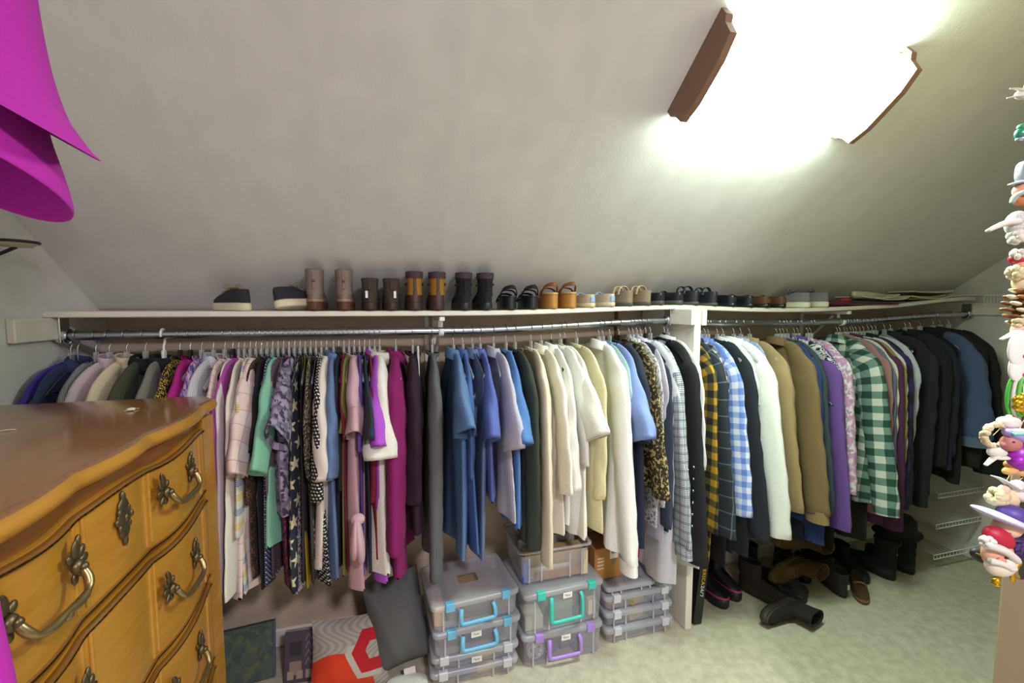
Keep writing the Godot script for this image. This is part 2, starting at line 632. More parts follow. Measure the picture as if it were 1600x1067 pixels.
func fittings() -> void:
	# shelf boards, rods, brackets and the divider
	var s := thing("shelf_board", "long cream shelf board over the left rod, carrying boots and shoes", "shelf")
	part("board", board(WALL_L + 0.001, 1.325, 1.8, 2.085, shelf_y, 0.02), M.wood_white, s)
	s = thing("shelf_board", "cream shelf board right of the divider, carrying dark shoes and papers", "shelf")
	part("board", board(1.327, WALL_R - 0.05, 1.8, 2.075, shelf_y, 0.02), M.wood_white, s)
	for k in [[WALL_L + 0.012, 1.30, "steel closet rod left of the divider"], [1.352, WALL_R - 0.012, "steel closet rod right of the divider, packed with hangers"]]:
		var o := thing("closet_rod", k[2], "rod")
		var path := []
		for i in 25:
			var x := lerpf(k[0], k[1], i / 24.0)
			path.append(Vector3(x, rod_y(x), -1.85))
		part("tube", pipe(path, 0.0155, 16), M.steel, o)
	# cleats
	for k in [["cleat_board", WALL_L + 0.011, "white cleat board on the left wall under the shelf end", 1.466], ["cleat_board", 1.298, "white cleat block on the left side of the divider", 1.494], ["cleat_board", 1.356, "white cleat block on the right side of the divider", 1.492], ["cleat_board", WALL_R - 0.011, "white cleat board on the right wall under the shelf", 1.528]]:
		var o := thing(k[0], k[2], "cleat")
		part("board", slab(Vector3(k[1], k[3] - 0.036, -1.88), Vector3(0.022, 0.072, 0.46 if k[1] < 1.0 or k[1] > 3.0 else 0.40), 0.003), M.wood_white, o)
	struct("trim_1", slab(Vector3(1.327, 0.745, -1.893), Vector3(0.034, 1.49, 0.406), 0.003), M.wood_white, "white divider panel between the two hanging sections", "divider panel")
	# rod sockets
	for k in [[WALL_L + 0.026, "chrome rod socket at the left wall"], [1.283, "chrome rod socket on the divider, left side"], [WALL_R - 0.028, "chrome rod socket at the right wall"]]:
		var o := thing("rod_socket", k[1], "bracket", Vector3(k[0], rod_y(k[0]), -1.85))
		var m := MB.new()
		m.box(Vector3(0, 0.02, 0.0), Vector3(0.006, 0.085, 0.05), 0.002)
		part("plate", m, M.chrome, o)
		m = MB.new()
		m.lathe([[0.018, -0.014], [0.025, -0.014], [0.025, 0.014], [0.018, 0.014]], Vector3.ZERO, Basis(Vector3(0, 1, 0), Vector3(1, 0, 0), Vector3(0, 0, -1)))
		part("cup", m, M.chrome, o)
	# middle brackets, white sheet steel with a hook under the rod
	for k in [[0.213, "white steel shelf bracket in the middle of the left rod"], [2.36, "white steel shelf bracket in the middle of the right rod"]]:
		var x: float = k[0]
		var o := thing("shelf_bracket", k[1], "bracket", Vector3(x, 0, 0))
		var y := shelf_y(x) - 0.021
		var r := rod_y(x)
		part("arm", slab(Vector3(0, y - 0.012, -1.945), Vector3(0.022, 0.018, 0.28), 0.003), M.white_plastic, o)
		part("wall_plate", slab(Vector3(0, y - 0.12, -2.092), Vector3(0.024, 0.23, 0.012), 0.003), M.white_plastic, o)
		part("brace", pipe([Vector3(0, y - 0.21, -2.085), Vector3(0, y - 0.03, -1.9)], 0.007, 8), M.white_plastic, o)
		var hk := []
		for i in 13:
			var t := lerpf(-0.4, PI + 0.2, i / 12.0)
			hk.append(Vector3(0, r - sin(t) * 0.019, -1.85 + cos(t) * 0.019))
		hk.append(Vector3(0, y - 0.015, -1.868))
		part("hook", pipe(hk, 0.011, 8, true, Vector2(1, 0.35), Vector3(1, 0, 0)), M.white_plastic, o)
	# brown stud seen between shelf and rod
	var st := thing("wood_strip", "thin brown wooden strip on the wall below the left shelf", "strip", Vector3(1.145, 1.15, -2.093))
	part("strip", slab(Vector3(0, 0.17, 0), Vector3(0.016, 0.33, 0.012), 0.002), mat("7a4a33", 0.6), st)
	st = thing("wood_strip", "pale vertical batten on the wall behind the middle bracket", "strip", Vector3(0.175, 0.9, -2.09))
	part("strip", slab(Vector3(0, 0.28, 0), Vector3(0.02, 0.56, 0.014), 0.002), M.wood_white, st)

# ---------------------------------------------------------------- the dresser
# its front looks towards +x; it stands against the left wall from z = -0.48 to z = -1.5
func serp(z: float) -> float:
	# how far the serpentine front swells out at a distance z
	var t := (z - 0.985) / 0.515
	var a := absf(t)
	var e := 0.0
	if a < 0.22: e = 0.011 * cos(a / 0.22 * PI * 0.5)
	elif a < 0.78: e = 0.016 * sin((a - 0.22) / 0.56 * PI)
	else: e = -0.003
	return e - 0.0

func front_panel(m: MB, z0: float, z1: float, y0: float, y1: float, x_back: float, add: float, arch := 0.0, steps := 64) -> void:
	# a board that follows the serpentine plan, with rounded upper and lower edges
	var rows := []
	var uvs := []
	var r := 0.007
	for i in steps + 1:
		var z := lerpf(z0, z1, float(i) / steps)
		var x := -0.504 + serp(z) + add
		var t := (z - 0.985) / 0.515
		var lift := arch * (cos(t * PI * 3.0) * 0.6 - 0.4)
		var row := PackedVector3Array()
		var ur := PackedVector2Array()
		for q in [[x_back, y0], [x - r, y0], [x - r * 0.3, y0 + r * 0.3], [x, y0 + r], [x, lerpf(y0, y1, 0.33)], [x, lerpf(y0, y1, 0.66)], [x, y1 - r], [x - r * 0.3, y1 - r * 0.3], [x - r, y1], [x_back, y1], [x_back, y0]]:
			row.append(Vector3(q[0], q[1] + lift, -z))
			ur.append(Vector2(z, q[1] + q[0]))
		rows.append(row); uvs.append(ur)
	m.grid(rows, uvs, true)
	for e in [0, rows.size() - 1]:
		var pts := []
		for k in 10: pts.append(rows[e][k])
		m.poly(pts, Vector3(0, 0, 1 if e == 0 else -1))

func pull(parent: Node3D, at: Vector3, s := 1.0) -> void:
	# an ornate drop handle: two leafy rosettes and a curled bail
	var h := MB.new()
	var w := 0.066 * s
	var pts := [Vector3(0.012, 0.006, w), Vector3(0.022, -0.012, w * 0.96), Vector3(0.028, -0.026, w * 0.78), Vector3(0.029, -0.032, w * 0.4), Vector3(0.03, -0.029, 0.0), Vector3(0.029, -0.032, -w * 0.4), Vector3(0.028, -0.026, -w * 0.78), Vector3(0.022, -0.012, -w * 0.96), Vector3(0.012, 0.006, -w)]
	var path := bend(pts, 32)
	var rad := []
	for i in 33:
		var t := i / 32.0
		rad.append(0.0046 + 0.0022 * absf(sin(t * PI * 4.0)))
	h.tube(path, rad, 10)
	h.ball(Vector3(0.031, -0.035, 0), Vector3(0.005, 0.007, 0.009))
	var node := part("handle", h, M.brass, parent, "ornate brass drop handle")
	node.position = at
	for sg in [-1.0, 1.0]:
		var b := MB.new()
		var c := Vector3(0.004, 0.004, sg * w)
		b.ball(c + Vector3(0.004, 0, 0), Vector3(0.008, 0.012, 0.012))
		b.ball(c + Vector3(0.012, 0, 0), Vector3(0.006, 0.007, 0.007))
		# leaves
		for k in [[0.026, sg * 0.004, 0.012, 0.016], [0.018, sg * 0.016, 0.009, 0.012], [0.004, sg * 0.02, 0.010, 0.012], [-0.014, sg * 0.013, 0.009, 0.012], [0.016, -sg * 0.011, 0.008, 0.009], [-0.018, -sg * 0.002, 0.008, 0.010], [0.038, sg * 0.010, 0.006, 0.010]]:
			var ang := atan2(k[1], k[0])
			b.ball(c + Vector3(0, k[0], k[1]), Vector3(0.004, k[3], k[2] * 0.8), Basis(Vector3(1, 0, 0), ang), 10, 8)
		part("rosette", b, M.brass_dark, node, "leafy dark brass rosette")

func scutcheon(parent: Node3D, at: Vector3) -> void:
	var b := MB.new()
	for k in [[0.0, 0.024, 0.022], [0.022, 0.018, 0.017], [-0.022, 0.018, 0.017], [0.042, 0.011, 0.006], [-0.042, 0.011, 0.006]]:
		b.ball(Vector3(0.002, k[0], 0), Vector3(0.005, k[1], k[2]), Basis.IDENTITY, 12, 8)
	for k in [[0.015, 0.015], [-0.015, 0.015], [0.015, -0.015], [-0.015, -0.015], [0.0, 0.024], [0.0, -0.024]]:
		b.ball(Vector3(0.003, k[0], k[1]), Vector3(0.004, 0.007, 0.005), Basis.IDENTITY, 8, 6)
	b.ball(Vector3(0.006, 0, 0), Vector3(0.004, 0.008, 0.005))
	var node := part("keyhole_plate", b, M.brass_dark, parent, "pointed oval brass keyhole plate")
	node.position = at

func dresser() -> void:
	var xb := -1.045
	var o := thing("dresser", "tall honey-coloured wooden chest of drawers with serpentine front and ornate brass handles", "dresser", Vector3(0, 0, 0))
	# carcass
	var m := MB.new()
	front_panel(m, 0.475, 1.495, 0.13, 1.192, xb, -0.012)
	part("body", m, M.oak_dark, o)
	m = MB.new()
	front_panel(m, 1.42, 1.497, 0.13, 1.188, xb, 0.004)
	part("corner_post", m, M.oak, o)
	m = MB.new()
	front_panel(m, 0.473, 0.55, 0.13, 1.188, xb, 0.004)
	part("corner_post", m, M.oak, o)
	# top with a moulded serpentine edge
	var rows := []
	var uvs := []
	for i in 81:
		var z := lerpf(0.44, 1.53, i / 80.0)
		var x := -0.488 + serp(z) * 1.1
		var e := minf(z - 0.44, 1.53 - z)
		x -= 0.03 * pow(1.0 - clampf(e / 0.05, 0.0, 1.0), 2.0)
		var row := PackedVector3Array()
		var ur := PackedVector2Array()
		for q in [[xb, 1.19], [x - 0.028, 1.19], [x - 0.02, 1.197], [x - 0.008, 1.2], [x + 0.004, 1.209], [x + 0.006, 1.218], [x + 0.002, 1.227], [x - 0.006, 1.231]]:
			row.append(Vector3(q[0], q[1], -z)); ur.append(Vector2(z, q[1] + q[0]))
		rows.append(row); uvs.append(ur)
	m = MB.new()
	m.grid(rows, uvs, false)
	for e2 in [0, 80]:
		var pts := []
		for k in 8: pts.append(rows[e2][k])
		pts.append(Vector3(xb, 1.231, rows[e2][0].z))
		m.poly(pts, Vector3(0, 0, 1 if e2 == 0 else -1))
	var tp := part("top_board", m, M.oak, o)
	var t2 := []
	var u2 := []
	for i in 81:
		var r: PackedVector3Array = rows[i]
		var a := r[7]
		t2.append(PackedVector3Array([Vector3(xb, 1.231, a.z), Vector3(xb, 1.235, a.z), a + Vector3(-0.012, 0.004, 0), a]))
		u2.append(PackedVector2Array([Vector2(a.z, xb), Vector2(a.z, xb), Vector2(a.z, a.x), Vector2(a.z, a.x + 0.01)]))
	m = MB.new()
	m.grid(t2, u2, false)
	m.poly([t2[0][0], t2[0][1], t2[0][2], t2[0][3]], Vector3(0, 0, 1))
	m.poly([t2[80][0], t2[80][1], t2[80][2], t2[80][3]], Vector3(0, 0, -1))
	part("veneer", m, M.oak_top, tp, "polished dark brown top surface")
	# drawers
	for d in [[0.985, 1.168], [0.738, 0.968], [0.488, 0.722], [0.24, 0.472]]:
		m = MB.new()
		front_panel(m, 0.557, 1.413, d[0], d[1], -0.58, 0.004, 0.011)
		var dr := part("drawer", m, M.oak, o)
		# moulded lip along the top of the drawer, and the scratch-beaded frames of its three panels
		for lip in [[d[1] - 0.013, 0.012, 0.010], [d[0] + 0.001, 0.010, 0.008]]:
			m = MB.new()
			front_panel(m, 0.557, 1.413, lip[0], lip[0] + lip[1], -0.55, lip[2], 0.011)
			part("moulding", m, M.oak_edge, dr)
		for zz in [0.61, 0.865, 0.888, 1.082, 1.105, 1.36]:
			m = MB.new()
			var xx := -0.5 + serp(zz)
			m.tube([Vector3(xx, d[0] + 0.012, -zz), Vector3(xx, d[1] - 0.016, -zz)], 0.0045, 8)
			part("bead", m, M.oak, dr)
		var ym: float = (d[0] + d[1]) * 0.5 + 0.012
		pull(dr, Vector3(-0.499 + serp(1.2), ym, -1.2))
		pull(dr, Vector3(-0.499 + serp(0.77), ym, -0.77))
		if d[1] > 1.1: scutcheon(dr, Vector3(-0.499 + serp(0.985), ym + 0.015, -0.985))
	# base and feet
	m = MB.new()
	front_panel(m, 0.47, 1.5, 0.1, 0.225, xb, 0.012, 0.0)
	part("plinth", m, M.oak, o)
	for k in [[-0.55, 0.52], [-0.55, 1.45], [-0.99, 0.52], [-0.99, 1.45]]:
		m = MB.new()
		m.lathe([[0.0, 0.0], [0.022, 0.0], [0.026, 0.03], [0.04, 0.075], [0.042, 0.11], [0.0, 0.11]], Vector3(k[0], 0, -k[1]))
		part("foot", m, M.oak_dark, o)
	# a wisp of dried stalks and a scrap lying on the top
	var s := thing("dried_stalks", "small tuft of dry straw lying on the dresser top", "straw", Vector3(-0.64, 1.236, -1.36))
	m = MB.new()
	for i in 14:
		var a2 := rng.randf() * TAU
		var l := rng.randf_range(0.006, 0.022)
		m.tube([Vector3(0, 0.0015, 0), Vector3(cos(a2) * l * 0.5, 0.003, sin(a2) * l * 0.5), Vector3(cos(a2) * l, 0.0015, sin(a2) * l)], 0.0006, 5)
	m.ball(Vector3(0, 0.003, 0), Vector3(0.009, 0.004, 0.011))
	part("straw", m, mat("d8cdb4", 0.7), s)
	s = thing("paper_scrap", "tiny pale scrap on the dresser top left of the straw", "scrap", Vector3(-0.79, 1.236, -1.20))
	m = MB.new()
	m.tube([Vector3(-0.012, 0.001, 0.004), Vector3(0, 0.003, 0), Vector3(0.012, 0.001, -0.006)], 0.0008, 6)
	part("scrap", m, mat("d8cdb4", 0.7), s)

# ---------------------------------------------------------------- clothes
# a garment hangs in the plane across the rod: local x is its thickness, y is up, z is towards the camera
func settle(o: Node3D) -> void:
	# moves a thing's origin to the foot of its bounding box
	var box := AABB()
	var first := true
	for c in o.get_children():
		if c is MeshInstance3D:
			var b: AABB = c.transform * c.mesh.get_aabb()
			box = b if first else box.merge(b)
			first = false
	if first: return
	var c0 := box.get_center()
	var at := Vector3(c0.x, box.position.y, c0.z)
	for c in o.get_children(): c.position -= at
	o.position = o.transform * at

func body_mesh(hw: float, bw: float, drop: float, len: float, th: float, seed_: int, neck := 0.06, scoop := 0.01, flare := 0.0) -> MB:
	var m := MB.new()
	var r := RandomNumberGenerator.new()
	r.seed = seed_
	var k1 := r.randf_range(22, 34)
	var k2 := r.randf_range(36, 58)
	var p1 := r.randf() * TAU
	var p2 := r.randf() * TAU
	var p3 := r.randf() * TAU
	var sway := r.randf_range(-0.014, 0.014)
	var tilt := r.randf_range(-0.012, 0.012)
	var rows := []
	var uvs := []
	var nu := 36
	var nv := 22
	for j in nv + 3:
		var b := minf(float(j) / nv, 1.0)
		var lip := 0
		if j > nv: lip = j - nv
		var w := lerpf(hw, bw, smoothstep(0.0, 1.0, pow(b, 0.8)))
		var row := PackedVector3Array()
		var ur := PackedVector2Array()
		for i in nu + 1:
			var t := TAU * i / nu
			var a := cos(t)
			a = signf(a) * pow(absf(a), 0.85)
			var side := signf(sin(t)) if absf(sin(t)) > 1e-6 else 0.0
			var s0 := absf(a) * hw
			var top := scoop * -cos(clampf(s0 / neck, 0, 1) * PI * 0.5) if s0 < neck else -drop * pow((s0 - neck) / (hw - neck), 1.25)
			var hem := -len + tilt * a + 0.012 * sin(a * 3.0 + p3) * flare
			var y := lerpf(top, hem, b)
			var thick := th * (0.25 + 0.75 * smoothstep(0.0, 0.3, b)) * pow(maxf(0.0, 1.0 - pow(absf(a), 2.6)), 0.5)
			thick = maxf(thick, 0.004 * absf(sin(t)))
			if lip > 0:
				thick *= 0.8
				y += 0.012 * lip
			var amp := th * (0.16 + 0.95 * pow(b, 1.2)) * (1.0 - 0.5 * pow(absf(a), 6.0))
			var f := amp * (0.55 * sin(a * w * k1 + p1 + b * 1.2) + 0.35 * sin(a * w * k2 + p2 - b * 2.0))
			row.append(Vector3(side * thick + f + sway * b * b, y, a * w + 0.004 * sin(b * 9.0 + p2) * b))
			ur.append(Vector2(a * w + (0.5 if side < 0 else 0.0), -y))
		rows.append(row); uvs.append(ur)
	m.grid(rows, uvs, true, 0)
	return m

func sleeve_mesh(path: Array, rw: Array, rt: Array, seed_: int, sgn: float, lip := true) -> MB:
	# a flattened tube along path (in the plane across the rod); rw in that plane, rt along the rod
	var m := MB.new()
	var r := RandomNumberGenerator.new()
	r.seed = seed_
	var p1 := r.randf() * TAU
	var p2 := r.randf() * TAU
	var nv: int = path.size()
	var rows := []
	var uvs := []
	var along := 0.0
	var n := 18
	for j in nv + (2 if lip else 0):
		var jj := mini(j, nv - 1)
		var p: Vector3 = path[jj]
		var d: Vector3 = (path[mini(jj + 1, nv - 1)] - path[maxi(jj - 1, 0)]).normalized()
		var side := Vector3(0, -d.z, d.y)      # across, in the plane
		if j > 0 and j < nv: along += p.distance_to(path[j - 1])
		var sc := 1.0
		if j >= nv:
			p -= d * 0.01 * (j - nv + 1)
			sc = 0.82
		var b := float(jj) / (nv - 1)
		var row := PackedVector3Array()
		var ur := PackedVector2Array()
		for i in n + 1:
			var t := TAU * i / n
			var wob := 1.0 + 0.14 * b * sin(3.0 * t + p1 + 5.0 * b) + 0.065 * sin(along * 48.0 + p2 + 2.0 * t)
			row.append(p + side * cos(t) * rw[jj] * sc * wob + Vector3(sin(t) * rt[jj] * sc * wob + 0.006 * b * sin(b * 5.0 + p2), 0, 0))
			ur.append(Vector2(t * rw[jj] * 0.7, along + 0.07))
		rows.append(row); uvs.append(ur)
	m.grid(rows, uvs, true)
	return m

# kind of sleeve, its length and the garment's length are in metres below the neck; x is the place on the rod
func g(called: String, category: String, label: String, short: String, x: float, sleeve: String, sl: float, len: float, m: StandardMaterial3D, opt := {}) -> void:
	var seed_: int = abs(label.hash()) % 100000
	var r := RandomNumberGenerator.new()
	r.seed = seed_
	var th: float = opt.get("th", 0.018)
	var hw: float = opt.get("hw", 0.185)
	var drop: float = opt.get("drop", 0.085)
	var bw: float = opt.get("bw", hw + 0.055)
	var low: float = opt.get("low", 0.0)
	var neck_y := rod_y(x) - 0.082 - low
	var group: String = opt.get("group", "clothes on the left rod" if x < 1.33 else "clothes on the right rod")
	var o := thing(called, label, category, Vector3.ZERO, 0.0, group)
	part("body", body_mesh(hw, bw, drop, len, th, seed_, opt.get("neck", 0.048), opt.get("scoop", 0.012), opt.get("flare", 1.0)), m, o)
	if opt.has("under"):
		part("lining_hem", body_mesh(hw * 0.8, bw * 0.96, drop + 0.02, len + opt.get("under_len", 0.06), th * 0.6, seed_ + 5), opt.under, o, opt.get("under_label", ""))
	var sm: StandardMaterial3D = opt.get("sleeve_mat", m)
	for sg in [1.0, -1.0]:
		if sleeve == "none": break
		var path := []
		var rw := []
		var rt := []
		var lean: float = opt.get("lean", 0.10) * (1.0 if sg > 0 else 0.6) + r.randf_range(-0.012, 0.012)
		var st: float = opt.get("st", th * 1.05)
		if sleeve == "short":
			var L := sl
			var ang: float = opt.get("ang", 0.72)
			var dir := Vector3(0, -cos(ang), sin(ang))
			var p0 := Vector3(0, -drop - 0.02, hw - 0.045)
			var pts0 := [Vector3(0, -0.026, 0.062), Vector3(0, -0.05, 0.10), p0, p0 + dir * L * 0.4, p0 + dir * L * 0.75 + Vector3(0, -0.012, 0), p0 + dir * L * 0.95 + Vector3(0, -0.03, 0)]
			path = bend(pts0, 16)
			for k in 17:
				var q := k / 16.0
				rw.append(lerpf(0.024, 0.062, smoothstep(0.0, 0.4, q)) * (1.0 + 0.42 * smoothstep(0.4, 1.0, q)) * (0.85 + L * 0.7))
				rt.append(lerpf(th * 0.45, st * 1.35, smoothstep(0.05, 0.85, q)))
		else:
			var L2 := sl - drop
			var e := hw + lean
			var pts := [Vector3(0, -0.026, 0.062), Vector3(0, -0.05, 0.10), Vector3(0, -drop - 0.035, hw - 0.04), Vector3(0, -drop - 0.11, hw - 0.012 + lean * 0.12), Vector3(0, -drop - 0.11 - (L2 - 0.11) * 0.35, lerpf(hw - 0.01, e, 0.42)), Vector3(0, -drop - 0.11 - (L2 - 0.11) * 0.7, lerpf(hw - 0.01, e, 0.78)), Vector3(0, -drop - L2, e)]
			path = bend(pts, 24)
			for k in 25:
				var q := k / 24.0
				rw.append(lerpf(0.024, 0.070, smoothstep(0.0, 0.42, q)) if q < 0.42 else lerpf(0.070, opt.get("cuff", 0.05), (q - 0.42) / 0.58))
				rt.append(lerpf(th * 0.45, st * 0.98, smoothstep(0.05, 0.5, q)) * lerpf(1.0, 0.85, q))
		var s_m := sleeve_mesh(path, rw, rt, seed_ + int(sg) * 3, sg)
		if sg < 0:
			for i in s_m.v.size():
				s_m.v[i].z = -s_m.v[i].z
				s_m.n[i].z = -s_m.n[i].z
			for i in range(0, s_m.ix.size(), 3):
				var sw := s_m.ix[i + 1]
				s_m.ix[i + 1] = s_m.ix[i + 2]
				s_m.ix[i + 2] = sw
		var sn := part("sleeve", s_m, sm, o)
		if opt.has("cuffs") and sleeve != "short":
			var c := MB.new()
			var e: Vector3 = path[path.size() - 1]
			var e0: Vector3 = path[path.size() - 3]
			var dd := (e - e0).normalized()
			var cr := []
			for k in 5: cr.append(1.0)
			var cw: float = rw[rw.size() - 1]
			var q4 := []
			for k in 5: q4.append(e + dd * (-0.012 + 0.014 * k))
			c.tube(q4, cw * 0.96, 16, false, Vector2(rt[rt.size() - 1] / cw * 1.12, 1.0), Vector3(1, 0, 0))
			var cn := part("cuff", c, opt.cuffs if opt.cuffs is Material else sm, sn)
			if sg < 0: cn.scale.z = -1.0
	# collar
	var col: String = opt.get("collar", "tee")
	var cm: Material = opt.get("collar_mat", m)
	var nk: float = opt.get("neck", 0.048)
	if col != "none":
		var c := MB.new()
		var rows := []
		var uvs := []
		# round the neck: a stand that folds over (shirt), a rib (tee), a soft roll (hood, fur)
		var prof := [[0.0, -0.004], [0.003, 0.006], [0.002, 0.010], [-0.002, 0.008]]
		if col == "shirt": prof = [[0.0, -0.012], [-0.002, 0.014], [0.001, 0.021], [0.006, 0.017], [0.016, -0.008], [0.019, -0.02], [0.014, -0.018], [0.004, 0.008]]
		elif col == "fur" or col == "hood": prof = [[0.0, -0.03], [0.010, -0.035], [0.024, -0.022], [0.027, 0.0], [0.018, 0.016], [0.004, 0.02], [-0.004, 0.01]]
		elif col == "high": prof = [[0.0, -0.012], [0.001, 0.012], [0.002, 0.022], [-0.001, 0.024], [-0.004, 0.018]]
		for q in prof:
			var row := PackedVector3Array()
			var ur := PackedVector2Array()
			for i in 25:
				var t := TAU * i / 24
				var fz := cos(t)
				var fx := sin(t)
				var dip := -0.028 * smoothstep(0.3, 1.0, fx) if col == "shirt" else -0.012 * maxf(fx, 0.0)
				row.append(Vector3(fx * (th * 0.55 + 0.012 + q[0] * 0.55), q[1] - 0.004 + dip - 0.010 * absf(fz) * absf(fz), fz * (nk + q[0])))
				ur.append(Vector2(t * 0.06, q[1]))
			rows.append(row); uvs.append(ur)
		c.grid(rows, uvs, true)
		part("collar", c, cm, o)
	if opt.has("pocket"):
		var pk := MB.new()
		var side: float = -1.0 if x > 0.0 else 1.0
		pk.box(Vector3(side * (th * 0.9 + 0.001), -0.27, 0.1), Vector3(0.008, 0.12, 0.1), 0.003)
		part("pocket", pk, m, o)
	if opt.has("studs"):
		for k in 11:
			var sd := MB.new()
			sd.ball(Vector3(0, 0, 0), Vector3(0.005, 0.006, 0.007), Basis.IDENTITY, 8, 6)
			var s := part("stud", sd, M.chrome, o, "silver heart stud")
			s.position = Vector3(-th * 1.0, -0.53 - 0.026 * k, hw + 0.085 - 0.035 * (k % 2))
	if opt.has("tie"):
		# the shirt's tails knotted in front
		var kn := MB.new()
		kn.ball(Vector3(0.004, -len * 0.66, bw + 0.045), Vector3(0.024, 0.02, 0.02))
		for q in [[0.05, 0.11, 0.010], [0.0, 0.085, -0.008]]:
			kn.tube(bend([Vector3(q[2] * 0.3, -len * 0.66, bw + 0.05), Vector3(q[2] * 0.8, -len * 0.75, bw + 0.062), Vector3(q[2] * 1.2, -len * 0.70 - q[1], bw + 0.04)], 10), [0.018, 0.026, 0.032, 0.036, 0.039, 0.041, 0.041, 0.04, 0.038, 0.034, 0.026], 12, true, Vector2(0.4, 1.0), Vector3(1, 0, 0))
		part("knot", kn, m, o, "knotted tie front")
	if opt.has("strap"):
		# clear sequin strap hanging from the shoulder
		var sp := MB.new()
		sp.tube([Vector3(0.02, 0.03, 0.1), Vector3(0.024, -0.1, 0.12), Vector3(0.024, -0.13, 0.12)], 0.006, 8)
		part("strap", sp, M.chrome, o, "silver sequin strap")
	if opt.has("star"):
		var bz := MB.new()
		bz.ball(Vector3(-th - 0.006, -0.17, hw - 0.03), Vector3(0.004, 0.022, 0.016), Basis.IDENTITY, 10, 8)
		bz.ball(Vector3(-th - 0.01, -0.17, hw - 0.03), Vector3(0.004, 0.01, 0.008), Basis.IDENTITY, 10, 8)
		part("brooch", bz, M.chrome, o, "shiny silver brooch")
	for ch in o.get_children(): ch.position += Vector3(x, neck_y, -1.85)
	o.rotation.y = 0.0
	settle(o)
	o.rotation.y = opt.get("yaw", r.randf_range(-0.08, 0.08))
	hanger(x, neck_y, hw, drop, opt.get("hanger", "clear"), short, r)

func pants(called: String, label: String, short: String, x: float, len: float, m: StandardMaterial3D, opt := {}) -> void:
	# trousers folded over a hanger's bar
	var o := thing(called, label, "trousers", Vector3.ZERO, 0.0, "clothes on the right rod" if x > 1.33 else "clothes on the left rod")
	var top := rod_y(x) - 0.165
	var w: float = opt.get("w", 0.15)
	var th: float = opt.get("th", 0.016)
	for side in [-1.0, 1.0]:
		var rows := []
		var uvs := []
		var L := len if side < 0 else len * 0.93
		for j in 17:
			var b := j / 16.0
			var row := PackedVector3Array()
			var ur := PackedVector2Array()
			for i in 19:
				var t := TAU * i / 18
				var ww := w * (1.0 + 0.12 * b)
				row.append(Vector3(side * (0.002 + th * 0.6 * smoothstep(0.0, 0.1, b)) + sin(t) * th * 0.5 * minf(1.0, 0.3 + b * 3.0) + 0.005 * b * sin(cos(t) * ww * 30.0 + side), -b * L + (0.004 if j == 0 else 0.0), cos(t) * ww))
				ur.append(Vector2(cos(t) * ww, b * L))
			rows.append(row); uvs.append(ur)
		var mb := MB.new()
		mb.grid(rows, uvs, true)
		part("leg", mb, m, o)
	var fold := MB.new()
	fold.tube([Vector3(0, 0, -w), Vector3(0, 0, w)], th * 0.7, 12)
	part("fold", fold, m, o)
	for ch in o.get_children(): ch.position += Vector3(x, top, -1.85)
	settle(o)
	var r := RandomNumberGenerator.new()
	r.seed = abs(label.hash()) % 1000
	hanger(x, top + 0.09, 0.17, 0.085, opt.get("hanger", "clear"), short, r)

var hanger_kit := {}
func hanger(x: float, neck_y: float, hw: float, drop: float, kind: String, holds: String, r: RandomNumberGenerator) -> void:
	var names := {"clear": "clear plastic hanger with steel hook holding the ", "black": "black hanger with steel hook holding the ", "white": "white plastic tubular hanger holding the ", "wire": "thin steel wire hanger holding the "}
	var key := "%s %.2f" % [kind, hw]
	var ry := rod_y(x)
	var o: Node3D
	if hanger_kit.has(key):
		o = hanger_kit[key].duplicate()
		o.name = numbered("clothes_hanger")
		add_child(o, true)
	else:
		o = thing("clothes_hanger", "", "hanger")
		hanger_kit[key] = o
		# local origin: the middle of the bar; the neck of the garment is 0.085 above
		var hk := []
		for i in 15:
			var t := lerpf(-0.35, PI + 0.5, i / 14.0)
			hk.append(Vector3(0, 0.085 + 0.082 - cos(t - PI * 0.5) * 0.0 + sin(t) * 0.019, cos(t) * 0.019))
		hk.append(Vector3(0, 0.085 + 0.055, -0.012))
		hk.append(Vector3(0, 0.085 + 0.04, 0.0))
		hk.append(Vector3(0, 0.085 - 0.004, 0.0))
		var thick := kind == "white"
		part("hook", pipe(hk, 0.0042 if thick else 0.0017, 8), M.white_plastic if thick else M.wire, o)
		var hm: Material = {"clear": M.clear, "black": M.black_plastic, "white": M.white_plastic, "wire": M.wire}[kind]
		var mb := MB.new()
		var a := hw - 0.012
		var arms := []
		for i in 17:
			var s := lerpf(-a, a, i / 16.0)
			arms.append(Vector3(0, 0.076 - 0.082 * pow(absf(s) / a, 1.3), s))
		if kind == "wire":
			mb.tube(arms, 0.0017, 6)
			mb.tube([Vector3(0, -0.004, -a), Vector3(0, -0.004, a)], 0.0017, 6)
		elif kind == "white":
			mb.tube(arms, 0.0045, 8)
			mb.tube([Vector3(0, -0.004, -a), Vector3(0, -0.004, a)], 0.0045, 8)
		else:
			mb.tube(arms, 0.010, 8, true, Vector2(0.3, 1.0), Vector3(1, 0, 0))
			mb.tube([Vector3(0, -0.004, -a), Vector3(0, -0.004, a)], 0.005, 8, true, Vector2(0.5, 1.0), Vector3(1, 0, 0))
		part("arms", mb, hm, o)
		if kind != "wire":
			mb = MB.new()
			mb.box(Vector3(0, 0.094, 0), Vector3(0.009, 0.034, 0.024), 0.002)
			part("neck", mb, hm, o)
	o.set_meta("label", names[kind] + holds)
	o.set_meta("group", "hangers on the left rod" if x < 1.33 else "hangers on the right rod")
	o.position = Vector3(x, neck_y - 0.085, -1.85)
	# the hook always reaches the rod
	var up := ry - (neck_y + 0.082)
	o.position.y += up
	o.rotation.y = r.randf_range(-0.12, 0.12)

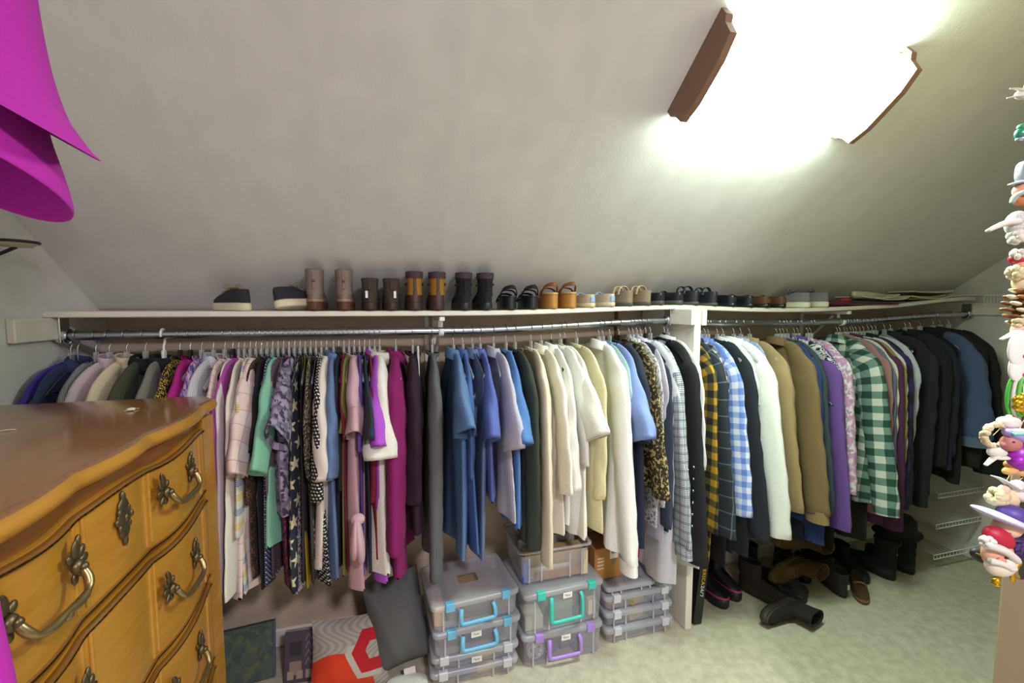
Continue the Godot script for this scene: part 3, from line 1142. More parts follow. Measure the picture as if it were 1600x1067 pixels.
func clothes() -> void:
	g("jacket", "jacket", "violet fleece jacket hanging nearest the left wall", "violet fleece jacket", -1.030, "long", 0.637, 0.656, C("4a35a0"), {"collar": "none", "th": 0.0123})
	g("jacket", "jacket", "dark navy denim jacket beside the violet fleece", "dark navy denim jacket", -1.011, "long", 0.645, 0.664, C("333f63"), {"collar": "shirt", "hanger": "wire", "th": 0.0123})
	g("blouse", "blouse", "black and white fine striped blouse behind the dresser", "fine striped blouse", -0.960, "long", 0.656, 0.665, P("stripe",0.03,"3b3f46","b3b8b8"), {"collar": "none", "th": 0.0244})
	g("sweater", "sweater", "pale lilac-pink plain sweater over the dresser's left", "lilac-pink sweater", -0.922, "long", 0.662, 0.672, C("c4b2ba"), {"collar": "high", "th": 0.0244})
	g("sweater", "sweater", "cream ribbed sweater with ivory lower sleeve behind dresser", "cream ribbed sweater", -0.872, "long", 0.671, 0.691, P("hstripe",0.03,"d3c6a8","c7b796"), {"collar": "high", "th": 0.026})
	g("jacket", "jacket", "olive green hooded jacket with black lining, behind dresser", "olive hooded jacket", -0.817, "long", 0.681, 0.701, C("3c4230"), {"collar": "hood", "collar_mat": C("0d0d10"), "th": 0.026})
	g("sweater", "sweater", "grey sleeve sweater with black yoke next to olive jacket", "grey and black sweater", -0.762, "long", 0.691, 0.691, C("77756e"), {"collar": "fur", "collar_mat": C("16161a"), "hanger": "white", "th": 0.026})
	g("t_shirt", "shirt", "black shirt with yellow printed sleeve next to magenta top", "black and yellow shirt", -0.713, "long", 0.700, 0.700, P("spots",0.14,"16161c","d9b427"), {"hanger": "black", "th": 0.0205})
	g("sweater", "sweater", "vivid magenta plain top between yellow-black and purple tie-dye", "vivid magenta top", -0.681, "long", 0.706, 0.716, C("a81778"), {"hanger": "black", "th": 0.0205})
	g("blouse", "blouse", "purple and pink tie-dyed top behind dresser corner", "purple tie-dyed top", -0.646, "long", 0.712, 0.712, P("tie",0.16,"9c80b4","c9a0c0","53478e"), {"th": 0.0229})
	g("shirt", "shirt", "white shirt with thin blue stripes behind dresser corner", "white blue-striped shirt", -0.608, "long", 0.719, 0.719, P("stripe",0.04,"d4cfd0","8b95b0"), {"collar": "shirt", "th": 0.0236})
	g("shirt", "shirt", "white shirt with faint pink plaid behind dresser corner", "faint pink plaid shirt", -0.572, "long", 0.725, 0.725, P("plaid",0.05,"d8cec9","d6b3ae","b77f85"), {"th": 0.0172})
	g("blouse", "blouse", "white blouse with fine rose stripes beside orchid-pink top", "rose-striped blouse", -0.546, "long", 0.730, 0.730, P("stripe",0.025,"dbd0d2","c9b0ba"), {"hanger": "black", "th": 0.0123})
	g("t_shirt", "shirt", "orchid-pink plain top between two pale blouses", "orchid-pink plain top", -0.527, "long", 0.735, 0.735, C("a8499a"), {"th": 0.0122})
	g("blouse", "blouse", "plain cream-white blouse beside the yellow and blue stripes", "plain cream-white blouse", -0.508, "long", 0.738, 0.738, C("d9d0c4"), {"th": 0.0122})
	g("shirt", "shirt", "pale yellow shirt with grey-blue bands, sleeve beside dresser", "yellow and blue banded shirt", -0.489, "long", 0.562, 0.784, P("band",0.09,"c9c3b4","7e88a6","c7ab58","d8d6d6"), {"lean": 0.06, "th": 0.0122})
	g("shirt", "shirt", "long pale pink plaid shirt hanging just right of the dresser", "long pale pink plaid shirt", -0.470, "long", 0.355, 0.776, P("plaid",0.11,"dcd0cf","d9b9b5","cc9c9a"), {"lean": 0.1, "cuff": 0.055, "bw": 0.25, "th": 0.032})
	g("blouse", "blouse", "brown and black animal print blouse beside the pale pink plaid", "brown animal print blouse", -0.452, "long", 0.473, 0.749, P("leopard",0.12,"6b4430","1a1412","2a1c16"), {"hw": 0.168, "lean": 0.03, "th": 0.0122})
	g("sweater", "sweater", "plain black sweater left of the navy dashed blouse", "plain black sweater", -0.433, "long", 0.306, 0.770, C("121216"), {"hw": 0.168, "lean": 0.03, "th": 0.0122})
	g("blouse", "blouse", "navy blouse with white dashes left of the mint one", "navy dashed blouse", -0.414, "long", 0.247, 0.772, P("dash",0.07,"1d2350","c6cbdc"), {"lean": 0.024, "hw": 0.168, "th": 0.0122})
	g("blouse", "blouse", "mint green flecked blouse with wide sleeve", "mint flecked blouse", -0.396, "long", 0.351, 0.647, P("spots",0.05,"7fb79e","6a9e88"), {"lean": 0.11, "cuff": 0.06, "th": 0.024})
	g("blouse", "blouse", "dark plum blouse with tiny white dots", "plum dotted blouse", -0.377, "long", 0.545, 0.761, P("dots",0.035,"351a30","a3969f"), {"lean": 0.012, "hw": 0.168, "th": 0.0122})
	g("dress", "dress", "dark dress with magenta flowers low on the skirt", "dark magenta-flowered dress", -0.358, "none", 0.000, 0.781, P("floral",0.2,"221a2c","a01860","16121a"), {"bw": 0.24, "hw": 0.168, "lean": 0.03, "th": 0.0122})
	g("blouse", "blouse", "dusty lilac marbled blouse with flared sleeve", "dusty lilac marbled blouse", -0.339, "long", 0.252, 0.548, P("tie",0.18,"6c6078","94879f","3b3145"), {"lean": 0.09, "cuff": 0.075, "th": 0.034})
	g("dress", "dress", "navy dress printed with big cream stars", "navy star dress", -0.320, "none", 0.000, 0.784, P("stars",0.13,"1d2433","cbbd9c"), {"bw": 0.255, "under": P("floral",0.1,"a79fab","3a3440","c4bcc4"), "under_len": 0.03, "th": 0.024, "hw": 0.168, "lean": 0.03})
	g("dress", "dress", "plain dark brown-black long dress beside the star print", "brown-black long dress", -0.302, "none", 0.000, 0.783, C("2a2226"), {"bw": 0.24, "under": C("b59a1c"), "under_len": 0.02, "under_label": "mustard yellow hem", "hw": 0.168, "lean": 0.03, "th": 0.0123})
	g("blouse", "blouse", "black blouse with looping cream print", "black cream-print blouse", -0.283, "long", 0.406, 0.743, P("floral",0.12,"17161a","a99c82","38302c"), {"lean": 0.018, "hw": 0.168, "th": 0.0123})
	g("dress", "dress", "black dress with tiny dense white dots", "tiny dotted black dress", -0.264, "none", 0.000, 0.777, P("dots",0.03,"121214","8b8684"), {"bw": 0.24, "hw": 0.168, "lean": 0.03, "th": 0.0123})
	g("blouse", "blouse", "black blouse with bold white dashes left of the ivory cardigan", "bold dashed black blouse", -0.245, "long", 0.475, 0.801, P("dash",0.09,"101013","cfcac6"), {"lean": 0.06, "th": 0.022})
	g("cardigan", "cardigan", "ivory long-sleeved cardigan over beige, left of the blue chambray", "ivory cardigan", -0.226, "long", 0.408, 0.720, C("d6cbc4"), {"lean": 0.07, "cuff": 0.05, "th": 0.03})
	g("shirt", "shirt", "faded blue chambray shirt between ivory cardigan and black top", "faded blue chambray shirt", -0.201, "long", 0.406, 0.776, C("5d739c"), {"lean": 0.05, "collar": "shirt", "th": 0.022})
	g("t_shirt", "shirt", "black plain top between blue chambray and crimson", "black plain top", -0.182, "long", 0.463, 0.765, C("1b1c24"), {"lean": 0.018, "hanger": "black", "hw": 0.168, "th": 0.0123})
	g("blouse", "blouse", "deep crimson blouse left of the olive one", "deep crimson blouse", -0.163, "long", 0.289, 0.778, C("6d1030"), {"lean": 0.018, "hw": 0.168, "th": 0.0123})
	g("blouse", "blouse", "olive green blouse showing a thin strip beside crimson", "olive green blouse", -0.144, "long", 0.269, 0.785, C("6b6a2a"), {"lean": 0.012, "hw": 0.168, "th": 0.0123})
	g("blouse", "blouse", "dusty pink blouse with knotted front", "dusty pink knotted blouse", -0.125, "long", 0.269, 0.823, C("bf9ba4"), {"lean": 0.05, "tie": 1, "cuff": 0.06, "th": 0.034})
	g("cardigan", "cardigan", "violet long cardigan left of the dusty pink blouse", "violet long cardigan", -0.106, "long", 0.335, 0.794, C("5b4290"), {"lean": 0.036, "hw": 0.168, "th": 0.0123})
	g("t_shirt", "shirt", "dark slate-navy top right of the knotted blouse", "dark slate-navy top", -0.087, "short", 0.220, 0.790, C("23293b"), {"hw": 0.168, "lean": 0.03, "th": 0.0123})
	g("blouse", "blouse", "dark red blouse left of the bright orchid one", "dark red blouse", -0.068, "long", 0.521, 0.749, C("7c1130"), {"lean": 0.006, "hw": 0.168, "th": 0.0123})
	g("t_shirt", "shirt", "bright orchid purple short-sleeved shirt", "bright orchid shirt", -0.049, "short", 0.210, 0.819, C("a64cc0"), {"collar": "shirt", "ang": 0.45, "bw": 0.235, "th": 0.03})
	g("t_shirt", "shirt", "white short-sleeved shirt left of the dark magenta dress", "white short-sleeved shirt", -0.030, "short", 0.250, 0.768, C("dad5cd"), {"collar": "hood", "ang": 0.35, "collar_mat": C("cfc6bd"), "th": 0.04})
	g("dress", "dress", "dark magenta long dress in front of a darker one", "dark magenta long dress", 0.032, "long", 0.695, 0.798, C("7a0a56"), {"lean": 0.05, "cuff": 0.06, "collar": "shirt", "bw": 0.24, "th": 0.038})
	g("dress", "dress", "blackish maroon dress left of the clear sequin hanger strip", "blackish maroon dress", 0.099, "long", 0.541, 0.658, C("25051f"), {"lean": 0.03, "strap": 1, "hw": 0.17, "th": 0.034})
	g("sweater", "sweater", "charcoal knit sweater just left of the denim shirts", "charcoal knit sweater", 0.177, "long", 0.850, 0.756, C("57565a"), {"lean": 0.02, "cuff": 0.04, "th": 0.028})
	g("shirt", "shirt", "mid-blue denim short-sleeved shirt with stitched hems, leftmost of the blues", "mid-blue denim shirt", 0.264, "short", 0.210, 0.780, C("56749f"), {"collar": "shirt", "ang": 0.75, "th": 0.026, "pocket": 1, "bw": 0.22})
	g("shirt", "shirt", "deeper blue denim shirt with silver brooch", "deeper blue denim shirt", 0.303, "long", 0.471, 0.762, C("3f5c96"), {"collar": "shirt", "star": 1, "lean": 0, "th": 0.018})
	g("shirt", "shirt", "grey-blue denim shirt with silver brooch next to the violet-blue one", "grey-blue denim shirt", 0.343, "none", 0.000, 0.793, C("5f6f8f"), {"collar": "shirt", "star": 1, "bw": 0.22, "pocket": 1, "th": 0.0218})
	g("shirt", "shirt", "violet-blue short-sleeved shirt left of the striped one", "violet-blue shirt", 0.377, "short", 0.230, 0.577, C("5562a6"), {"collar": "shirt", "ang": 0.6, "th": 0.02})
	g("shirt", "shirt", "white shirt with narrow blue-grey stripes among the blues", "narrow-striped white shirt", 0.435, "short", 0.270, 0.665, P("stripe",0.035,"cfc9d2","6d7390"), {"collar": "shirt", "ang": 0.5, "th": 0.022})
	g("shirt", "shirt", "bright blue chambray short-sleeved shirt, rightmost of the blues", "bright blue chambray shirt", 0.490, "short", 0.260, 0.684, C("4f78b4"), {"collar": "tee", "ang": 0.55, "th": 0.024})
	g("cardigan", "cardigan", "dark forest green cardigan left of the cream clothes", "dark forest green cardigan", 0.530, "long", 0.777, 0.752, C("323a33"), {"lean": 0.04, "th": 0.028, "cuff": 0.04, "star": 1})
	g("jacket", "jacket", "cream knitted jacket with lace edge, leftmost of the cream clothes", "cream knitted jacket", 0.602, "long", 0.830, 0.791, C("d9cfb8"), {"lean": 0.07, "cuff": 0.048, "th": 0.024})
	g("sweater", "sweater", "ivory sweater with toggles next to the cream knitted jacket", "ivory toggle sweater", 0.649, "long", 0.556, 0.748, C("e6dfd0"), {"lean": 0.08, "th": 0.022, "collar": "shirt"})
	g("shirt", "shirt", "bright white shirt in the middle of the cream clothes", "bright white shirt", 0.696, "long", 0.551, 0.719, C("eceae6"), {"lean": 0.06, "th": 0.022, "hanger": "black", "collar": "shirt"})
	g("blouse", "blouse", "soft white blouse with narrow hem among the cream clothes", "soft white blouse", 0.739, "long", 0.468, 0.771, C("ebe8e2"), {"lean": 0.03, "th": 0.02})
	g("t_shirt", "shirt", "off-white shirt with wide pointed short sleeve", "off-white short-sleeved shirt", 0.761, "short", 0.270, 0.770, C("ebe8dc"), {"ang": 0.62, "th": 0.022, "hanger": "black"})
	g("blouse", "blouse", "pale butter-yellow blouse behind the off-white shirt", "pale butter-yellow blouse", 0.816, "long", 0.622, 0.781, C("d9d0a6"), {"lean": 0.02, "th": 0.02})
	g("shirt", "shirt", "white satin long-sleeved shirt, rightmost of the whites", "white satin shirt", 0.926, "long", 0.884, 0.852, C("eeecea", 0.5), {"lean": 0.09, "cuff": 0.055, "th": 0.03, "cuffs": 1, "collar": "shirt"})
	g("blouse", "blouse", "pale aqua blouse, thin strip beside the satin shirt", "pale aqua blouse", 0.946, "long", 0.250, 0.856, C("9fbcc0"), {"lean": 0, "th": 0.0131})
	g("shirt", "shirt", "periwinkle blue short-sleeved shirt left of the leopard print", "periwinkle shirt", 0.981, "short", 0.300, 0.841, C("8195cc"), {"ang": 0.5, "th": 0.022})
	g("t_shirt", "shirt", "plain navy shirt behind the leopard print", "plain navy shirt", 1.028, "long", 0.417, 0.878, C("23283a"), {"lean": 0.02, "hanger": "black", "under": C("a01838"), "under_len": 0.03, "under_label": "crimson hem", "th": 0.0306})
	g("blouse", "blouse", "leopard print blouse with gathered cuff", "leopard print blouse", 1.081, "long", 0.635, 0.627, P("leopard",0.24,"b3a06c","2a2416","4d3d1c"), {"lean": 0.11, "cuff": 0.06, "th": 0.022})
	g("shirt", "shirt", "white shirt with scattered black twig print", "black twig print shirt", 1.100, "long", 0.697, 0.808, P("floral",0.16,"d3d1d2","77757c","c3c0c4"), {"lean": 0.02, "collar": "shirt", "th": 0.0124})
	g("shirt", "shirt", "dark slate blue shirt between twig print and pale plaid", "dark slate blue shirt", 1.121, "long", 0.785, 0.827, C("343b4e"), {"lean": 0.05, "th": 0.0123})
	g("shirt", "shirt", "light blue shirt with pink trim behind the white plaid", "light blue pink-trimmed shirt", 1.140, "long", 0.430, 0.871, P("hstripe",0.025,"b9bfd4","d3b6c8"), {"lean": 0, "collar": "shirt", "th": 0.0123})
	g("shirt", "shirt", "plain white long shirt-tail hanging lowest left of the divider", "white long shirt-tail", 1.167, "long", 0.709, 1.048, C("d2d1da"), {"lean": 0.02, "th": 0.024, "hanger": "black", "bw": 0.255, "flare": 2.5})
	g("shirt", "shirt", "white and grey-black plaid flannel shirt left of the studded one", "white and grey plaid shirt", 1.192, "long", 0.853, 0.859, P("lines",0.07,"d4d7de","3b4050"), {"lean": 0.1, "cuff": 0.055, "th": 0.026, "cuffs": 1, "bw": 0.22})
	g("cardigan", "cardigan", "black cardigan with silver heart studs", "black studded cardigan", 1.266, "long", 0.955, 0.966, C("16161a"), {"lean": 0.1, "th": 0.03, "studs": 1, "cuff": 0.05, "hanger": "black"})
	g("blouse", "blouse", "plain white blouse squeezed against the divider", "white blouse by the divider", 1.285, "long", 0.561, 1.033, C("dadadc"), {"lean": 0.02, "th": 0.018, "collar": "shirt"})
	g("shirt", "shirt", "yellow and black buffalo flannel shirt next to the divider", "yellow and black flannel", 1.385, "long", 0.841, 0.993, P("buffalo",0.12,"b48a1e","5d5320","1c1d1e"), {"lean": 0.02, "cuff": 0.055, "th": 0.0162})
	g("shirt", "shirt", "dark green and navy tartan shirt right of the divider", "green and navy tartan shirt", 1.410, "long", 0.854, 0.843, P("plaid",0.14,"2a332f","1d2432","566374"), {"lean": 0.08, "cuff": 0.05, "th": 0.026})
	g("shirt", "shirt", "black and white checked shirt behind the tartan", "black and white checked shirt", 1.436, "long", 0.393, 0.794, P("buffalo",0.09,"d6d5d4","6c6c74","20222a"), {"lean": 0, "hw": 0.165, "collar": "shirt", "th": 0.0173})
	g("shirt", "shirt", "cornflower blue shirt with collar showing above the blue check", "cornflower blue shirt", 1.470, "long", 0.451, 0.739, C("6c82cc"), {"lean": 0, "collar": "shirt", "hw": 0.17, "th": 0.0158})
	g("shirt", "shirt", "pale blue and white buffalo check shirt", "blue and white check shirt", 1.494, "long", 0.760, 0.760, P("buffalo",0.10,"d2d8e8","93a6dc","5f7cc4"), {"lean": 0.08, "cuff": 0.06, "th": 0.028, "collar": "shirt"})
	pants("trousers", "black trousers hanging low between the tartan and blue check shirts", "low-hanging black trousers", 1.513, 0.976, C("15161a"), {"w": 0.17, "th": 0.02})
	g("sweater", "sweater", "black-navy sweater between blue check and white shirt", "black-navy sweater", 1.566, "long", 0.869, 0.989, C("1c212c"), {"lean": 0.1, "cuff": 0.05, "th": 0.026, "bw": 0.25})
	g("shirt", "shirt", "thin white shirt tucked behind the black-navy sweater", "thin white shirt", 1.600, "long", 0.288, 0.636, C("d8d8dc"), {"lean": 0, "collar": "shirt", "th": 0.0226})
	g("shirt", "shirt", "plain white cotton shirt, brightest on the right rod", "plain white cotton shirt", 1.664, "long", 0.875, 0.761, C("eeeeec"), {"lean": 0.12, "cuff": 0.045, "th": 0.034, "collar": "shirt", "hanger": "clear", "bw": 0.2})
	g("shirt", "shirt", "blue shirt with fine white plaid lines beside the tan corduroy", "fine blue plaid shirt", 1.707, "long", 0.736, 0.706, P("lines",0.05,"7388ba","c9d2e4"), {"lean": 0.05, "th": 0.012, "hw": 0.165, "collar": "shirt"})
	g("jacket", "jacket", "tan corduroy jacket left of the brown one", "tan corduroy jacket", 1.761, "long", 0.772, 0.681, P("stripe",0.03,"a08b66","8c7650"), {"lean": 0.08, "th": 0.024, "collar": "shirt"})
	g("jacket", "jacket", "brown suede jacket with ribbed cuff", "brown suede jacket", 1.929, "long", 0.793, 0.762, C("7a6545"), {"lean": 0.1, "cuff": 0.06, "th": 0.034, "cuffs": C("8f7850"), "collar": "shirt"})
	g("sweater", "sweater", "royal navy sweater with pale speckled edge", "royal navy sweater", 1.954, "long", 0.954, 0.891, C("27386c"), {"lean": 0.06, "th": 0.022})
	pants("trousers", "dark navy trousers reaching below the brown suede jacket", "navy trousers", 1.973, 0.913, C("191d30"), {"w": 0.17, "th": 0.02})
	g("sweater", "sweater", "dark slate grey-green sweater left of the purple one", "dark slate sweater", 1.998, "long", 0.801, 0.801, C("33404a"), {"lean": 0.08, "th": 0.024})
	g("blouse", "blouse", "zebra striped black and white blouse", "zebra striped blouse", 2.045, "long", 0.312, 0.682, P("zebra",0.16,"d2d0d4","1e1e22"), {"lean": 0.02, "th": 0.0154})
	g("sweater", "sweater", "bright purple plain sweater", "bright purple sweater", 2.069, "long", 0.893, 0.810, C("6a4a92"), {"lean": 0.1, "cuff": 0.055, "th": 0.026, "collar": "high"})
	g("shirt", "shirt", "pink and white tie-dyed shirt with turned cuff", "pink tie-dyed shirt", 2.133, "long", 0.730, 0.723, P("tie",0.18,"d4cdd2","c58fb6","a98ba8"), {"lean": 0.06, "cuff": 0.055, "th": 0.024})
	g("skirt", "skirt", "long black skirt hanging low behind the purple sweater", "long black skirt", 2.153, "none", 0.000, 1.082, C("131315"), {"hw": 0.12, "bw": 0.2, "drop": 0.05, "collar": "none", "th": 0.022})
	g("shirt", "shirt", "white flannel shirt with big green checks", "big green check flannel", 2.335, "long", 0.854, 0.814, P("buffalo",0.14,"cfd0c8","6c8a82","28463f"), {"lean": 0.1, "cuff": 0.06, "th": 0.034, "collar": "shirt"})
	g("skirt", "skirt", "dark brown skirt hanging low behind the green check flannel", "dark brown skirt", 2.354, "none", 0.000, 1.048, C("231c18"), {"hw": 0.12, "bw": 0.2, "drop": 0.05, "collar": "none", "th": 0.022})
	g("blouse", "blouse", "dusty rose blouse with high shoulder behind the green check", "dusty rose blouse", 2.386, "long", 0.854, 0.888, C("9c7470"), {"lean": 0.04, "collar": "high", "th": 0.0123})
	g("shirt", "shirt", "greyish blue thin shirt beside the dusty rose blouse", "greyish blue thin shirt", 2.405, "long", 0.789, 0.822, C("666a86"), {"lean": 0.03, "th": 0.0123})
	g("shirt", "shirt", "cream-white shirt between plum jacket and gold cardigan", "cream-white shirt", 2.430, "long", 0.532, 0.794, C("cfc8ba"), {"lean": 0, "th": 0.0124})
	g("jacket", "jacket", "plum long jacket, hem lowest right of the green check", "plum long jacket", 2.449, "long", 0.971, 0.964, C("4d2848"), {"lean": 0.06, "th": 0.026, "collar": "high", "bw": 0.25})
	g("cardigan", "cardigan", "mustard-gold cardigan right of the plum jacket", "mustard-gold cardigan", 2.468, "long", 0.666, 0.765, C("8f7a44"), {"lean": 0.03, "th": 0.0123})
	g("shirt", "shirt", "white shirt right of the mustard-gold cardigan", "white shirt by the gold cardigan", 2.496, "long", 0.604, 0.770, C("c8c9cc"), {"lean": 0.02, "th": 0.0173})
	g("jacket", "jacket", "dark indigo jacket left of the black blazer", "dark indigo jacket", 2.523, "long", 0.875, 0.841, C("2c2350"), {"lean": 0.04, "th": 0.026})
	g("jacket", "jacket", "black blazer left of the pale grey-white shirt", "black blazer", 2.558, "long", 0.847, 0.813, C("141518"), {"lean": 0.04, "th": 0.026, "collar": "shirt"})
	g("shirt", "shirt", "pale grey-white shirt left of the striped trousers", "pale grey-white shirt", 2.585, "long", 0.600, 0.650, C("b9bcc6"), {"lean": 0, "th": 0.022})
	pants("trousers", "grey pinstriped trousers folded over a hanger", "grey pinstriped trousers", 2.612, 0.474, P("stripe",0.03,"9a9aa4","4e4e58"), {"th": 0.0177})
	pants("trousers", "black trousers with a yellow edge folded over a hanger", "black yellow-edged trousers", 2.677, 0.788, C("121316"), {"th": 0.0302})
	g("coat", "coat", "long charcoal wool coat between the trousers and black coat", "long charcoal coat", 2.723, "long", 0.842, 0.911, C("1d1f24"), {"lean": 0, "th": 0.03, "collar": "shirt"})
	g("jacket", "coat", "plain black coat left of the denim jacket", "plain black coat", 2.837, "long", 0.705, 0.688, C("15171c"), {"lean": 0, "th": 0.034})
	g("jacket", "jacket", "dark navy jacket with black lace collar beside the denim jacket", "dark navy lace-collared jacket", 2.875, "long", 0.659, 0.729, C("1b2031"), {"lean": 0, "th": 0.035, "collar": "fur", "collar_mat": C("141417")})
	g("dress", "dress", "black evening dress hanging just left of the denim jacket", "black evening dress", 2.953, "none", 0.000, 0.811, C("121215"), {"th": 0.03, "bw": 0.24})
	g("jacket", "jacket", "faded blue denim jacket at the right end of the rod", "faded blue denim jacket", 3.058, "long", 0.580, 0.615, C("4b5a7c"), {"lean": 0.04, "th": 0.045, "collar": "fur", "collar_mat": C("17171b"), "cuffs": C("66738f"), "bw": 0.2, "cuff": 0.075})
	g("coat", "coat", "dark brown fuzzy-hemmed coat behind the denim jacket", "dark brown coat", 3.114, "long", 0.746, 0.746, C("211c18"), {"lean": 0, "th": 0.03, "collar": "shirt"})
	g("jacket", "coat", "black coat hanging last before the right wall", "black coat by the right wall", 3.186, "long", 0.791, 0.773, C("17181a"), {"lean": 0.05, "th": 0.04, "cuff": 0.07, "bw": 0.22})

# ---------------------------------------------------------------- shoes
# local axes: the heel is at the origin, the toe points along -z, y is up
func foot_row(y: float, zh: float, zt: float, w: float, pinch := 0.12, n := 24, lean := 0.0) -> Array:
	# an egg-shaped contour at height y from heel zh to toe zt
	var row := PackedVector3Array()
	var ur := PackedVector2Array()
	var mid := (zh + zt) * 0.5
	var half := (zt - zh) * 0.5
	for i in n + 1:
		var t := TAU * i / n
		var c := cos(t)
		var s := sin(t)
		var wx := w * s * (1.0 + pinch * c) * (1.0 + 0.06 * cos(t * 2.0))
		if half > 0.06: wx *= 1.0 - 0.10 * exp(-pow((c + 0.15) / 0.35, 2.0))
		row.append(Vector3(wx + lean * y, y, -(mid + half * signf(c) * pow(absf(c), 0.85))))
		ur.append(Vector2(t * 0.04, y))
	return [row, ur]

func stack_rows(st: Array, pinch := 0.12) -> MB:
	var m := MB.new()
	var rows := []
	var uvs := []
	for q in st:
		var r := foot_row(q[0], q[1], q[2], q[3], pinch)
		rows.append(r[0]); uvs.append(r[1])
	m.grid(rows, uvs, true)
	return m

